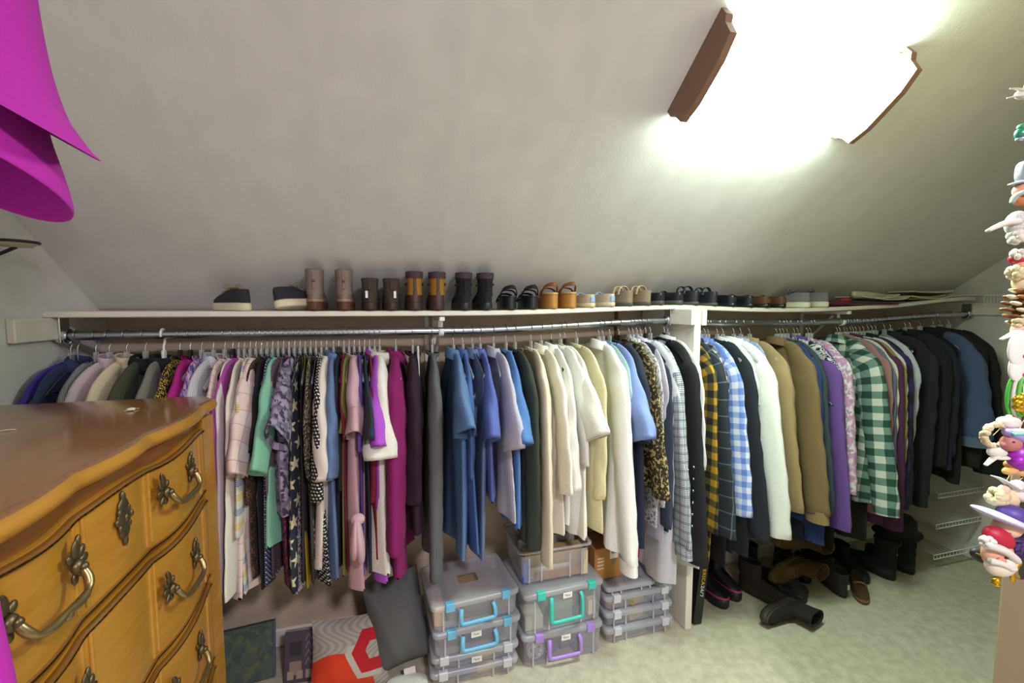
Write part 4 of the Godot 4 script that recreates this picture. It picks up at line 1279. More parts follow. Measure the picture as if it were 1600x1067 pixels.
func shoe(kind: String, o: Node3D, upper: Material, sole: Material, extra: Material, L := 0.235, mirror := 1.0) -> void:
	var w := 0.039
	match kind:
		"sneaker":
			part("sole", stack_rows([[0.001, 0.008, L * 0.97, 0.0], [0.001, 0.006, L * 0.96, w * 0.94], [0.006, 0.0, L, w], [0.024, 0.0, L, w], [0.030, 0.004, L * 0.985, w * 0.95], [0.030, 0.01, L * 0.97, 0.0]]), sole, o)
			part("upper", stack_rows([[0.028, 0.003, L * 0.98, w * 0.93], [0.040, 0.003, L * 0.96, w * 0.93], [0.052, 0.004, L * 0.86, w * 0.86], [0.062, 0.004, L * 0.68, w * 0.74], [0.072, 0.006, L * 0.5, w * 0.62], [0.078, 0.008, L * 0.44, w * 0.56], [0.076, 0.014, L * 0.42, w * 0.45], [0.05, 0.016, L * 0.42, w * 0.42], [0.034, 0.02, L * 0.42, 0.0]]), upper, o)
			var t := MB.new()
			t.tube(bend([Vector3(0, 0.055, -L * 0.62), Vector3(0, 0.074, -L * 0.5), Vector3(0, 0.088, -L * 0.4)], 8), 0.018, 10, true, Vector2(1.0, 0.22), Vector3(1, 0, 0))
			part("tongue", t, extra, o)
			for k in 4:
				var la := MB.new()
				var z := -L * (0.70 - 0.075 * k)
				var y := 0.058 + 0.006 * k
				la.tube(bend([Vector3(-0.026, y - 0.006, z), Vector3(0, y + 0.012, z - 0.006), Vector3(0.026, y - 0.006, z)], 8), 0.0024, 6)
				part("lace", la, extra, o)
			var bow := MB.new()
			for s in [-1.0, 1.0]:
				bow.tube(bend([Vector3(0, 0.084, -L * 0.46), Vector3(s * 0.02, 0.098, -L * 0.46), Vector3(s * 0.034, 0.082, -L * 0.44), Vector3(s * 0.012, 0.084, -L * 0.46)], 12), 0.0022, 6)
				bow.tube(bend([Vector3(0, 0.084, -L * 0.46), Vector3(s * 0.03, 0.075, -L * 0.42), Vector3(s * 0.046, 0.07, -L * 0.38)], 8), 0.002, 6)
			part("bow", bow, extra, o)
		"tall_boot", "ankle_boot", "duck_boot":
			var H: float = {"tall_boot": 0.155, "ankle_boot": 0.125, "duck_boot": 0.148}[kind]
			part("sole", stack_rows([[0.001, 0.006, L * 0.97, 0.0], [0.001, 0.004, L * 0.97, w * 0.95], [0.01, 0.0, L, w], [0.024, 0.0, L, w], [0.034, 0.002, L * 0.99, w * 0.98], [0.036, 0.006, L * 0.97, 0.0]]), sole, o)
			if kind == "tall_boot":
				part("welt", stack_rows([[0.036, 0.001, L * 0.99, w * 0.97], [0.040, -0.001, L, w * 1.0], [0.044, 0.001, L * 0.98, w * 0.97]]), extra, o, "pale rubber welt line")
			part("foot", stack_rows([[0.034, 0.001, L * 0.985, w * 0.97], [0.045, 0.001, L * 0.93, w * 0.96], [0.055, 0.002, L * 0.75, w * 0.92], [0.066, 0.004, L * 0.55, w * 0.87], [0.078, 0.006, L * 0.46, w * 0.82]]), upper if kind != "duck_boot" else extra, o)
			part("shaft", stack_rows([[0.062, 0.004, L * 0.48, w * 0.85], [0.085, 0.008, L * 0.43, w * 0.80], [H * 0.85, 0.004, L * 0.42, w * 0.84], [H - 0.004, 0.0, L * 0.43, w * 0.9], [H, 0.003, L * 0.42, w * 0.84], [H - 0.006, 0.007, L * 0.40, w * 0.76], [0.06, 0.012, L * 0.4, w * 0.7], [0.05, 0.02, L * 0.38, 0.0]], 0.0), upper, o)
			var sm := MB.new()
			sm.box(Vector3(0, (0.08 + H) * 0.5, -0.004), Vector3(0.011, H - 0.08, 0.006), 0.002)
			part("back_strap", sm, upper if kind == "tall_boot" else extra, o)
			if kind == "tall_boot":
				var b := MB.new()
				b.ball(Vector3(0, H - 0.045, -0.002), Vector3(0.006, 0.006, 0.003), Basis.IDENTITY, 10, 6)
				part("button", b, mat("4d4247", 0.4), o)
			if kind == "ankle_boot":
				var b := MB.new()
				b.box(Vector3(0.012 * mirror, 0.062, -0.001), Vector3(0.012, 0.03, 0.006), 0.002)
				part("buckle", b, M.chrome, o, "bright metal buckle")
			if kind == "duck_boot":
				part("collar", stack_rows([[H - 0.02, -0.001, L * 0.435, w * 0.92], [H + 0.004, -0.003, L * 0.44, w * 0.95], [H + 0.006, 0.002, L * 0.42, w * 0.88], [H - 0.01, 0.008, L * 0.4, w * 0.75]], 0.0), mat("3c3034", 0.8), o, "dark padded collar")
				for s in [-1.0, 1.0]:
					var lc := MB.new()
					lc.tube([Vector3(s * w * 0.8, H - 0.04, -L * 0.12), Vector3(s * w * 0.88, H - 0.045, -L * 0.3)], 0.003, 6)
					part("lace", lc, mat("3a2c22", 0.8), o)
		"loafer", "low_shoe":
			part("sole", stack_rows([[0.001, 0.006, L * 0.97, 0.0], [0.001, 0.004, L * 0.96, w * 0.92], [0.008, 0.0, L, w * 0.98], [0.020, 0.001, L * 0.995, w * 0.98], [0.022, 0.006, L * 0.97, 0.0]]), sole, o)
			part("upper", stack_rows([[0.020, 0.004, L * 0.98, w * 0.92], [0.034, 0.004, L * 0.95, w * 0.94], [0.046, 0.005, L * 0.8, w * 0.86], [0.054, 0.006, L * 0.62, w * 0.78], [0.058, 0.008, L * 0.55, w * 0.72], [0.056, 0.013, L * 0.53, w * 0.62], [0.03, 0.018, L * 0.52, w * 0.58], [0.026, 0.03, L * 0.5, 0.0]]), upper, o)
			var b := MB.new()
			b.tube(bend([Vector3(-w * 0.72, 0.05, -L * 0.56), Vector3(0, 0.066, -L * 0.6), Vector3(w * 0.72, 0.05, -L * 0.56)], 10), 0.009, 8, true, Vector2(1.0, 0.3), Vector3(0, 0, 1))
			part("strap", b, extra, o)
			var h := MB.new()
			h.box(Vector3(0, 0.035, -0.004), Vector3(0.02, 0.024, 0.006), 0.002)
			part("heel_patch", h, extra, o)
		"strap_shoe":
			part("sole", stack_rows([[0.001, 0.006, L * 0.97, 0.0], [0.001, 0.004, L * 0.96, w * 0.92], [0.008, 0.0, L, w * 0.98], [0.016, 0.001, L * 0.995, w * 0.98], [0.018, 0.006, L * 0.97, 0.0]]), sole, o)
			part("upper", stack_rows([[0.016, 0.004, L * 0.98, w * 0.92], [0.03, 0.004, L * 0.95, w * 0.94], [0.05, 0.003, L * 0.74, w * 0.82], [0.066, 0.003, L * 0.5, w * 0.74], [0.07, 0.006, L * 0.46, w * 0.68], [0.064, 0.012, L * 0.44, w * 0.58], [0.03, 0.018, L * 0.42, 0.0]]), upper, o)
			for k in 2:
				var b := MB.new()
				var zz := -L * (0.28 + 0.2 * k)
				b.tube(bend([Vector3(-w * 0.8, 0.052 - 0.004 * k, zz), Vector3(-w * 0.4, 0.086, zz - 0.005), Vector3(w * 0.4, 0.086, zz - 0.005), Vector3(w * 0.8, 0.052 - 0.004 * k, zz)], 12), 0.009, 8, true, Vector2(1.0, 0.3), Vector3(0, 0, 1))
				part("strap", b, extra, o)
		"platform_sandal", "wedge_sandal":
			var hh := 0.052 if kind == "platform_sandal" else 0.062
			var ht := 0.03 if kind == "platform_sandal" else 0.018
			# a wedge: high at the heel, lower at the toe
			var m := MB.new()
			var rows := []
			var uvs := []
			for q in [[0.0, 0.0, 0.05], [0.0, 0.95, 0.0], [0.15, 1.0, 0.0], [0.92, 1.0, 0.0], [1.0, 0.95, 0.0], [1.0, 0.0, 0.05]]:
				var r := foot_row(0.0, 0.004, L - 0.004, w * q[1] + 0.0001, 0.12)
				var row: PackedVector3Array = r[0]
				for i in row.size():
					var f := clampf(-row[i].z / L, 0.0, 1.0)
					row[i].y = 0.001 + q[0] * lerpf(hh, ht, smoothstep(0.25, 0.85, f))
				rows.append(row); uvs.append(r[1])
			m.grid(rows, uvs, true)
			part("sole", m, sole, o)
			m = MB.new()
			rows = []; uvs = []
			for q in [[0.0, 1.0], [0.004, 1.03], [0.008, 1.0], [0.008, 0.0]]:
				var r := foot_row(0.0, 0.001, L - 0.001, w * q[1] + 0.0001, 0.12)
				var row: PackedVector3Array = r[0]
				for i in row.size():
					var f := clampf(-row[i].z / L, 0.0, 1.0)
					row[i].y = q[0] + lerpf(hh, ht, smoothstep(0.25, 0.85, f))
				rows.append(row); uvs.append(r[1])
			m.grid(rows, uvs, true)
			part("footbed", m, extra, o)
			for q in [[0.16, 0.040, 0.010], [0.42, 0.034, 0.010], [0.66, 0.032, 0.014], [0.8, 0.026, 0.012]]:
				var b := MB.new()
				var z: float = -L * q[0]
				var y0 := lerpf(hh, ht, smoothstep(0.25, 0.85, q[0])) + 0.004
				var pts := [Vector3(-w * 0.95, y0, z), Vector3(-w * 0.72, y0 + q[1] * 0.75, z), Vector3(0, y0 + q[1], z - 0.006), Vector3(w * 0.72, y0 + q[1] * 0.75, z), Vector3(w * 0.95, y0, z)]
				if q[0] < 0.2: pts = [Vector3(-w * 0.9, y0, z - 0.04), Vector3(-w * 0.7, y0 + q[1] * 0.8, z - 0.012), Vector3(0, y0 + q[1], -0.006), Vector3(w * 0.7, y0 + q[1] * 0.8, z - 0.012), Vector3(w * 0.9, y0, z - 0.04)]
				b.tube(bend(pts, 14), q[2], 8, true, Vector2(1.0, 0.22), Vector3(0, 0.3, 1))
				part("strap", b, upper, o)

func pair(called: String, category: String, label: String, kind: String, x: float, gap: float, turn: float, upper: Material, sole: Material, extra: Material, L := 0.225, z := 1.79, splay := 0.0) -> void:
	for s in [-1.0, 1.0]:
		var xx: float = x + s * gap
		var lab := label + (", left one of the pair" if s < 0 else ", right one of the pair")
		var o := thing(called, lab, category, Vector3(xx, shelf_y(xx) + 0.0005, -z), turn + s * splay, "shoes on the shelf")
		shoe(kind, o, upper, sole, extra, L, s)

func shoes_on_shelf() -> void:
	# the sneakers at the left lean on each other, half turned away
	var nav := C("2b2d31")
	var cream := mat("d8ceb2", 0.6)
	for s in [-1.0, 1.0]:
		var xx := -0.475 if s < 0 else -0.388
		var o := thing("sneaker", "black canvas sneaker with cream sole, %s at the shelf's left" % ("lying flat" if s < 0 else "tipped on its side"), "shoe", Vector3(xx, shelf_y(xx) + (0.0005 if s < 0 else 0.010), -1.80), 0.0, "shoes on the shelf")
		shoe("sneaker", o, nav, cream, mat("8f7f6a", 0.8), 0.2, s)
		o.rotation = Vector3(0, 0.8, 0) if s < 0 else Vector3(0.0, -0.8, 0.28)
	pair("boot", "boot", "grey-brown tall rubber boot with brown sole and welt line", "tall_boot", -0.205, 0.052, 0.04, mat("7d6c66", 0.6), mat("5a382c", 0.6), mat("a5806c", 0.6), 0.23)
	pair("boot", "boot", "dark brown ankle boot with bright buckle", "ankle_boot", -0.02, 0.04, 0.02, C("43372f"), mat("3b2b25", 0.6), mat("3a2f29", 0.7), 0.225)
	pair("boot", "boot", "tan and brown duck boot with dark collar", "duck_boot", 0.153, 0.045, 0.0, C("9a6a22", 0.7), mat("40302c", 0.6), mat("4a3530", 0.6), 0.23)
	pair("boot", "boot", "black suede boot with smooth sole", "duck_boot", 0.352, 0.045, 0.0, C("15161a"), mat("26272b", 0.5), C("17181c"), 0.23)
	pair("sandal", "sandal", "black platform sandal with wide straps", "platform_sandal", 0.548, 0.048, -0.06, C("1b1c20"), mat("202124", 0.35), mat("26262a", 0.5), 0.215)
	pair("sandal", "sandal", "tan wedge sandal with brown straps", "wedge_sandal", 0.732, 0.043, 0.0, mat("7b4e26", 0.6), mat("b3803f", 0.5), mat("c29a62", 0.6), 0.215)
	pair("slip_on", "shoe", "silvery beige slip-on with blue heel patch", "loafer", 0.915, 0.048, 0.05, P("spots", 0.03, "b3a58e", "d8cfbd", "8d8272"), mat("cdbf9f", 0.6), mat("8fa6d6", 0.6), 0.22)
	pair("shoe", "shoe", "taupe suede lace shoe with dark sole", "strap_shoe", 1.10, 0.046, 0.08, C("8a7a66"), mat("4c4a48", 0.6), mat("c8b184", 0.7), 0.22)
	pair("loafer", "shoe", "black leather loafer beside taupe shoes", "loafer", 1.265, 0.05, 0.08, mat("1d1e24", 0.3), mat("45443f", 0.6), mat("23232a", 0.3), 0.22)
	pair("shoe", "shoe", "black double-strap leather shoe above the divider", "strap_shoe", 1.455, 0.052, 0.12, mat("23252c", 0.3), mat("4a4945", 0.6), mat("2b2d35", 0.25), 0.225)
	pair("loafer", "shoe", "shiny black heavy loafer next to brown loafers", "loafer", 1.665, 0.053, 0.1, mat("191a1f", 0.25), mat("121215", 0.4), mat("24252b", 0.25), 0.225)
	pair("loafer", "shoe", "brown leather loafer with black sole", "loafer", 1.865, 0.05, 0.1, mat("51331f", 0.35), mat("141316", 0.4), mat("5d3c25", 0.4), 0.225)
	pair("sneaker", "shoe", "grey sneaker with thick white sole near the papers", "sneaker", 2.13, 0.06, 0.1, C("77767c"), mat("cfcdb4", 0.5), mat("6b6a70", 0.8), 0.225)

func sheet_pile(o: Node3D, called: String, w: float, d: float, y: float, m: Material, turn: float, curl: float, x := 0.0, z := 0.0, t := 0.004) -> void:
	var rows := []
	var uvs := []
	var top := []
	for j in 9:
		var a := PackedVector3Array()
		var u := PackedVector2Array()
		for k in [[-0.5, 0.0], [0.5, 0.0], [0.5, 1.0], [-0.5, 1.0], [-0.5, 0.0]]:
			var f := j / 8.0
			var p := Vector3(lerpf(-w, w, f) * 0.5, k[1] * t + curl * pow(absf(f - 0.5) * 2.0, 3.0) * (1.0 if f > 0.5 else 0.35), k[0] * d)
			p = p.rotated(Vector3.UP, turn) + Vector3(x, y, z)
			a.append(p); u.append(Vector2(f, k[0]))
		rows.append(a); uvs.append(u)
	var m2 := MB.new()
	for k in 4:
		var rr := []
		var uu := []
		for i in 9:
			rr.append(PackedVector3Array([rows[i][k], rows[i][k + 1]])); uu.append(PackedVector2Array([uvs[i][k], uvs[i][k + 1]]))
		var c: Vector3 = (rows[0][0] + rows[0][2]) * 0.5
		var q: Vector3 = (rr[1][1] - rr[0][0]).cross(rr[0][1] - rr[1][0])
		m2.grid(rr, uu, false, 1 if q.dot((rr[0][0] + rr[0][1]) * 0.5 - c) > 0 else -1)
	for e in [0, 8]: m2.poly([rows[e][0], rows[e][1], rows[e][2], rows[e][3]], rows[e][0] - rows[4][0])
	part(called, m2, m, o)

func papers_on_shelf() -> void:
	var cols := ["b9b3a2", "6e3b44", "cfc7b0", "8f8672", "c9bfa0", "5a4a5e", "b0a076", "d2ccb8"]
	var k := 0
	for q in [["pattern_envelope", "dark plum folder at the bottom of the paper pile", 2.53, 0.0, 0.32, 0.2, 0.0, 1], ["pattern_envelope", "flat purple-edged booklet under the rolled paper", 2.60, 0.008, 0.28, 0.19, 0.004, 5], ["paper_sheet", "white printed sheet leaning off the paper pile", 2.68, 0.02, 0.26, 0.18, 0.02, 7], ["paper_sheet", "cream sheet with curled end on the paper pile", 2.60, 0.034, 0.24, 0.17, 0.018, 2], ["paper_bag", "large cream paper bag near the shelf's right end", 2.98, 0.003, 0.34, 0.2, 0.03, 4], ["paper_bag", "brown kraft bag among papers at the shelf's right end", 2.94, 0.014, 0.26, 0.18, 0.012, 6], ["paper_sheet", "pale folded sheet topmost at the shelf's right end", 3.0, 0.036, 0.3, 0.16, 0.01, 2], ["paper_sheet", "grey flat sheet below the brown kraft bag", 2.96, 0.0, 0.3, 0.18, 0.0, 3]]:
		var x: float = q[2]
		var o := thing(q[0], q[1], "paper", Vector3.ZERO, 0.0, "papers on the shelf")
		sheet_pile(o, "sheet", q[4], q[5], shelf_y(x) + 0.001 + q[3], mat(cols[q[7]], 0.75), rng.randf_range(-0.12, 0.12), q[6], x, -1.9, 0.006)
		settle(o)
	var r := thing("paper_roll", "rolled cream pattern paper lying across the pile", "paper roll", Vector3.ZERO)
	var m := MB.new()
	var rr := []
	var pth := [Vector3(2.42, shelf_y(2.42) + 0.062, -1.84), Vector3(2.56, shelf_y(2.5) + 0.056, -1.86), Vector3(2.7, shelf_y(2.7) + 0.042, -1.88)]
	m.tube(pth, [0.019, 0.018, 0.014], 14)
	m.tube([pth[0] - Vector3(0.001, 0, 0), pth[0] + Vector3(0.02, 0, 0)], 0.012, 12)
	part("roll", m, mat("cbc4ad", 0.75), r)
	settle(r)
	var sc := thing("scarf", "small magenta and black scarf beside the grey sneakers", "scarf", Vector3(2.33, shelf_y(2.33) + 0.001, -1.86))
	m = MB.new()
	m.ball(Vector3(0, 0.017, 0), Vector3(0.075, 0.016, 0.05), Basis.IDENTITY, 16, 8)
	part("cloth", m, P("floral", 0.1, "2a2028", "9c2440", "5a2b50"), sc)
	m = MB.new()
	m.ball(Vector3(0.045, 0.034, 0.01), Vector3(0.03, 0.012, 0.03), Basis.IDENTITY, 12, 8)
	part("fold", m, mat("a02a3c", 0.8), sc)
	# the white wire basket shelf at the very end
	var ws := thing("wire_shelf", "white wire shelf at the right end above the rod", "wire shelf", Vector3.ZERO)
	wire_rack(ws, 3.12, 3.355, 1.66, 1.86, 1.565, 0.05)
	settle(ws)

func wire_rack(o: Node3D, x0: float, x1: float, z0: float, z1: float, y: float, lip: float) -> void:
	for q in [[z0, y], [z1, y], [z0, y - lip]]:
		part("rail", pipe([Vector3(x0, q[1], -q[0]), Vector3(x1, q[1], -q[0])], 0.003, 6), M.white_plastic, o)
	var n := int((x1 - x0) / 0.026)
	for i in n + 1:
		var x := lerpf(x0, x1, float(i) / n)
		part("rung", pipe([Vector3(x, y - lip, -z0), Vector3(x, y + 0.003, -z0), Vector3(x, y + 0.003, -z1)], 0.0018, 5), M.white_plastic, o)

# ---------------------------------------------------------------- bins and things on the floor
func rr_ring(x0: float, x1: float, z0: float, z1: float, y: float, r: float) -> Array:
	# a rectangle with round corners at height y (z0 is the nearer side)
	var row := PackedVector3Array()
	var ur := PackedVector2Array()
	for c in [[x1 - r, z0 + r, -0.5], [x1 - r, z1 - r, 0.0], [x0 + r, z1 - r, 0.5], [x0 + r, z0 + r, 1.0]]:
		for k in 5:
			var t: float = PI * (c[2] + 0.5 * k / 4.0)
			row.append(Vector3(c[0] + cos(t) * r, y, -(c[1] + sin(t) * r)))
			ur.append(Vector2(row.size() * 0.05, y))
	row.append(row[0]); ur.append(ur[0])
	return [row, ur]

func ring_loft(list: Array) -> MB:
	var rows := []
	var uvs := []
	for q in list:
		rows.append(q[0]); uvs.append(q[1])
	var m := MB.new()
	m.grid(rows, uvs, true)
	return m

func bin(called: String, label: String, x0: float, x1: float, z0: float, d: float, y: float, h: float, tint: String, opts := {}) -> Node3D:
	var o := thing(called, label, "storage bin", Vector3.ZERO, 0.0, "clear plastic bins on the floor")
	var z1 := z0 + d
	var lidh: float = opts.get("lid", 0.022)
	var b := 0.012
	var ht := h - lidh
	part("tray", ring_loft([rr_ring(x0 + b + 0.05, x1 - b - 0.05, z0 + b + 0.05, z1 - b - 0.05, y + 0.001, 0.01), rr_ring(x0 + b + 0.008, x1 - b - 0.008, z0 + b + 0.008, z1 - b - 0.008, y + 0.001, 0.014), rr_ring(x0 + b, x1 - b, z0 + b, z1 - b, y + 0.01, 0.02), rr_ring(x0 + b * 0.5, x1 - b * 0.5, z0 + b * 0.5, z1 - b * 0.5, y + ht, 0.02)]), M.bin, o)
	for k in [0.13, 0.3, 0.7, 0.87]:
		var xr: float = lerpf(x0, x1, k)
		part("rib", slab(Vector3(xr, y + ht * 0.5, -(z0 + 0.006)), Vector3(0.007, ht * 0.86, 0.005), 0.001), M.lid, o)
	if not opts.get("open", false):
		part("lid", ring_loft([rr_ring(x0 + 0.004, x1 - 0.004, z0 + 0.004, z1 - 0.004, y + ht - 0.002, 0.02), rr_ring(x0, x1, z0, z1, y + ht + 0.003, 0.022), rr_ring(x0, x1, z0, z1, y + h - 0.006, 0.022), rr_ring(x0 + 0.006, x1 - 0.006, z0 + 0.006, z1 - 0.006, y + h, 0.02), rr_ring(x0 + 0.03, x1 - 0.03, z0 + 0.03, z1 - 0.03, y + h, 0.015), rr_ring(x0 + 0.036, x1 - 0.036, z0 + 0.036, z1 - 0.036, y + h - 0.004, 0.012), rr_ring(x0 + 0.14, x1 - 0.14, z0 + 0.12, z1 - 0.12, y + h - 0.004, 0.01)]), M.lid, o)
	else:
		part("rim", ring_loft([rr_ring(x0 + 0.004, x1 - 0.004, z0 + 0.004, z1 - 0.004, y + h - 0.01, 0.02), rr_ring(x0 - 0.006, x1 + 0.006, z0 - 0.006, z1 + 0.006, y + h - 0.008, 0.024), rr_ring(x0 - 0.006, x1 + 0.006, z0 - 0.006, z1 + 0.006, y + h, 0.024), rr_ring(x0 + 0.004, x1 - 0.004, z0 + 0.004, z1 - 0.004, y + h, 0.02)]), M.lid, o)
	var tm := mat(tint, 0.4)
	for k in opts.get("latches", [0.2, 0.83]):
		var lx: float = lerpf(x0, x1, k)
		var lm := MB.new()
		lm.box(Vector3(lx, y + h - 0.012, -(z0 - 0.003)), Vector3(0.036, 0.034, 0.006), 0.002)
		lm.box(Vector3(lx, y + h + 0.001, -(z0 + 0.008)), Vector3(0.036, 0.004, 0.022), 0.0015)
		part("latch", lm, tm, o)
	if opts.get("handle", false):
		var xm := (x0 + x1) * 0.5
		var w := (x1 - x0) * 0.19
		var yt := y + ht - 0.012
		var yb := y + ht * 0.34
		var hm := MB.new()
		hm.tube(bend([Vector3(xm - w + 0.004, yt + 0.004, -(z0 - 0.0)), Vector3(xm - w, yt - 0.012, -(z0 - 0.012)), Vector3(xm - w, yb + 0.01, -(z0 - 0.016)), Vector3(xm - w + 0.01, yb, -(z0 - 0.017)), Vector3(xm, yb, -(z0 - 0.018)), Vector3(xm + w - 0.01, yb, -(z0 - 0.017)), Vector3(xm + w, yb + 0.01, -(z0 - 0.016)), Vector3(xm + w, yt - 0.012, -(z0 - 0.012)), Vector3(xm + w - 0.004, yt + 0.004, -(z0 - 0.0))], 32), 0.0095, 8, true, Vector2(1.0, 0.8))
		part("handle", hm, tm, o, "coloured carrying handle")
	if opts.has("card"):
		var c: float = lerpf(x0, x1, opts.card)
		var cd := part("label_card", slab(Vector3(c, y + h - 0.032, -(z0 - 0.001)), Vector3(0.042, 0.024, 0.002), 0.0005), mat("e9e7e0", 0.6), o, "small white handwritten label card")
		var sm := MB.new()
		sm.tube([Vector3(c - 0.012, y + h - 0.032, -(z0 - 0.0024)), Vector3(c - 0.008, y + h - 0.026, -(z0 - 0.0024)), Vector3(c - 0.004, y + h - 0.035, -(z0 - 0.0024)), Vector3(c + 0.002, y + h - 0.029, -(z0 - 0.0024)), Vector3(c + 0.007, y + h - 0.034, -(z0 - 0.0024)), Vector3(c + 0.012, y + h - 0.030, -(z0 - 0.0024))], 0.0011, 5)
		part("pen_stroke", sm, mat("2c2c34", 0.6), cd)
	settle(o)
	o.rotation.y = opts.get("turn", 0.0)
	return o

func item(called: String, category: String, label: String, c: Vector3, s: Vector3, m: Material, turn := 0.0, group := "things kept in the clear bins") -> void:
	var o := thing(called, label, category, Vector3(c.x, c.y, c.z), turn, group)
	var b := MB.new()
	b.box(Vector3(0, s.y * 0.5, 0), s, 0.003)
	part("block", b, m, o)

func bins() -> void:
	var blue := "6cb4d8"
	bin("storage_bin", "flat clear bin with grey latches at the bottom of the blue-handled stack", 0.135, 0.497, 1.67, 0.30, 0.0, 0.064, "c5c6cc", {"latches": [0.14, 0.86]})
	bin("storage_bin", "flat clear bin with grey latches under the lower blue-handled bin", 0.14, 0.50, 1.672, 0.30, 0.066, 0.06, "c5c6cc", {"latches": [0.14, 0.86], "card": 0.5})
	bin("storage_bin", "clear bin with light blue handle, lower of the two blue ones", 0.138, 0.503, 1.668, 0.30, 0.128, 0.108, blue, {"handle": true, "card": 0.47, "turn": 0.06})
	bin("storage_bin", "clear bin with light blue handle on top of the blue-handled stack", 0.128, 0.494, 1.67, 0.30, 0.238, 0.112, blue, {"handle": true, "turn": 0.09})
	bin("storage_bin", "clear bin with lilac handle at the bottom of the middle stack", 0.51, 0.88, 1.668, 0.30, 0.0, 0.142, "a986d6", {"handle": true, "card": 0.52})
	bin("storage_bin", "clear bin with teal handle and white label card in the middle stack", 0.507, 0.88, 1.67, 0.30, 0.144, 0.182, "3fc3b4", {"handle": true, "card": 0.52, "turn": 0.06})
	bin("storage_bin", "open clear bin of papers topmost in the middle stack", 0.515, 0.84, 1.72, 0.27, 0.328, 0.15, "3a55b0", {"open": true, "latches": []})
	for k in 3:
		bin("storage_bin", ["flat clear bin on the carpet beside the divider, lowest of its stack", "flat clear bin second from the carpet beside the divider", "flat clear bin third from the carpet beside the divider"][k], 0.905, 1.258, 1.70 + 0.006 * k, 0.30, 0.072 * k, 0.070, "c9cbd2", {"latches": [0.17, 0.86]})
	bin("storage_bin", "smaller clear case with compartments on top of the stack beside the divider", 0.912, 1.17, 1.715, 0.26, 0.2165, 0.04, "c9cbd2", {"latches": []})
	# what is inside them
	item("paper_pack", "paper", "cream paper block at the left end of the upper blue-handled bin", Vector3(0.175, 0.242, -1.76), Vector3(0.04, 0.075, 0.13), mat("d9b98c", 0.8))
	item("paper_pack", "paper", "brown craft papers filling the upper blue-handled bin", Vector3(0.33, 0.242, -1.83), Vector3(0.24, 0.055, 0.22), mat("6d5c4c", 0.8))
	item("paper_pack", "paper", "tan card sheets lying on the papers in the upper blue-handled bin", Vector3(0.33, 0.298, -1.83), Vector3(0.22, 0.012, 0.2), mat("a58e70", 0.8), 0.05)
	item("paper_pack", "paper", "dark slate papers filling the lower blue-handled bin", Vector3(0.31, 0.132, -1.83), Vector3(0.27, 0.06, 0.22), mat("5b4d58", 0.8))
	item("fabric_scrap", "fabric", "small red scrap in the lower blue-handled bin", Vector3(0.44, 0.193, -1.72), Vector3(0.04, 0.014, 0.05), mat("8f3a45", 0.9), 0.3)
	var cols := ["7a4f42", "4a4a70", "c2a24c", "6a6470", "8a5b48", "3d4a80", "b59a3a", "5b5260"]
	for k in 8:
		item("craft_box", "craft supply", "small %s craft pack in the %s flat bin of the blue-handled stack" % [["rust", "indigo", "mustard", "grey", "brown", "navy", "yellow", "mauve"][k], "upper" if k < 4 else "lowest"], Vector3(0.19 + 0.085 * (k % 4), 0.070 if k < 4 else 0.004, -1.735), Vector3(0.07, 0.028, 0.07), mat(cols[k], 0.8), 0.1 * (k % 3))
	item("fabric_scrap", "fabric", "bundle of pale fabric inside the teal-handled bin", Vector3(0.57, 0.148, -1.74), Vector3(0.08, 0.06, 0.09), C("bdb7ac"))
	item("fabric_scrap", "fabric", "green and white trim inside the teal-handled bin", Vector3(0.69, 0.148, -1.76), Vector3(0.12, 0.09, 0.1), C("8d9388"))
	item("paper_pack", "paper", "cream card pack at the right end of the teal-handled bin", Vector3(0.835, 0.165, -1.71), Vector3(0.035, 0.07, 0.03), mat("d6ceb2", 0.7))
	item("paper_pack", "paper", "grey-brown papers under the lid of the teal-handled bin", Vector3(0.69, 0.245, -1.84), Vector3(0.3, 0.035, 0.16), mat("6e6864", 0.8))
	item("fabric_scrap", "fabric", "folded grey cloth with a pointed corner in the lilac-handled bin", Vector3(0.8, 0.006, -1.77), Vector3(0.11, 0.085, 0.12), C("8c8892"), 0.2)
	item("fabric_scrap", "fabric", "plum cloth at the bottom of the lilac-handled bin", Vector3(0.58, 0.004, -1.76), Vector3(0.1, 0.02, 0.12), C("5e2a4e"))
	for k in 3:
		var sp := thing("ribbon_spool", ["round tin with spots standing in the lilac-handled bin", "purple thread reel in the middle of the lilac-handled bin", "grey thread reel beside the purple one in the lilac-handled bin"][k], "spool", Vector3([0.575, 0.665, 0.715][k], [0.060, 0.04, 0.042][k], [-1.70, -1.72, -1.725][k]), 0.0, "things kept in the clear bins")
		var rad: float = [0.037, 0.022, 0.02][k]
		var m := MB.new()
		m.lathe([[0.0, -0.012], [rad, -0.012], [rad, -0.008], [rad * 0.8, -0.006], [rad * 0.8, 0.006], [rad, 0.008], [rad, 0.012], [rad * 0.9, 0.0125], [0.0, 0.0125]], Vector3.ZERO, Basis(Vector3(1, 0, 0), Vector3(0, 0, 1), Vector3(0, -1, 0)), 24)
		part("disc", m, mat(["8f8d96", "6a3f78", "77747e"][k], 0.5), sp)
		if k == 0:
			for i in 7:
				var d := MB.new()
				d.ball(Vector3(cos(i * 0.9) * 0.022, sin(i * 0.9) * 0.022, 0.0135), Vector3(0.006, 0.006, 0.002), Basis.IDENTITY, 8, 6)
				part("spot", d, mat("5a3f4c" if i % 2 else "c9c7cf", 0.5), sp)
		for c in sp.get_children(): c.position.y += 0.0
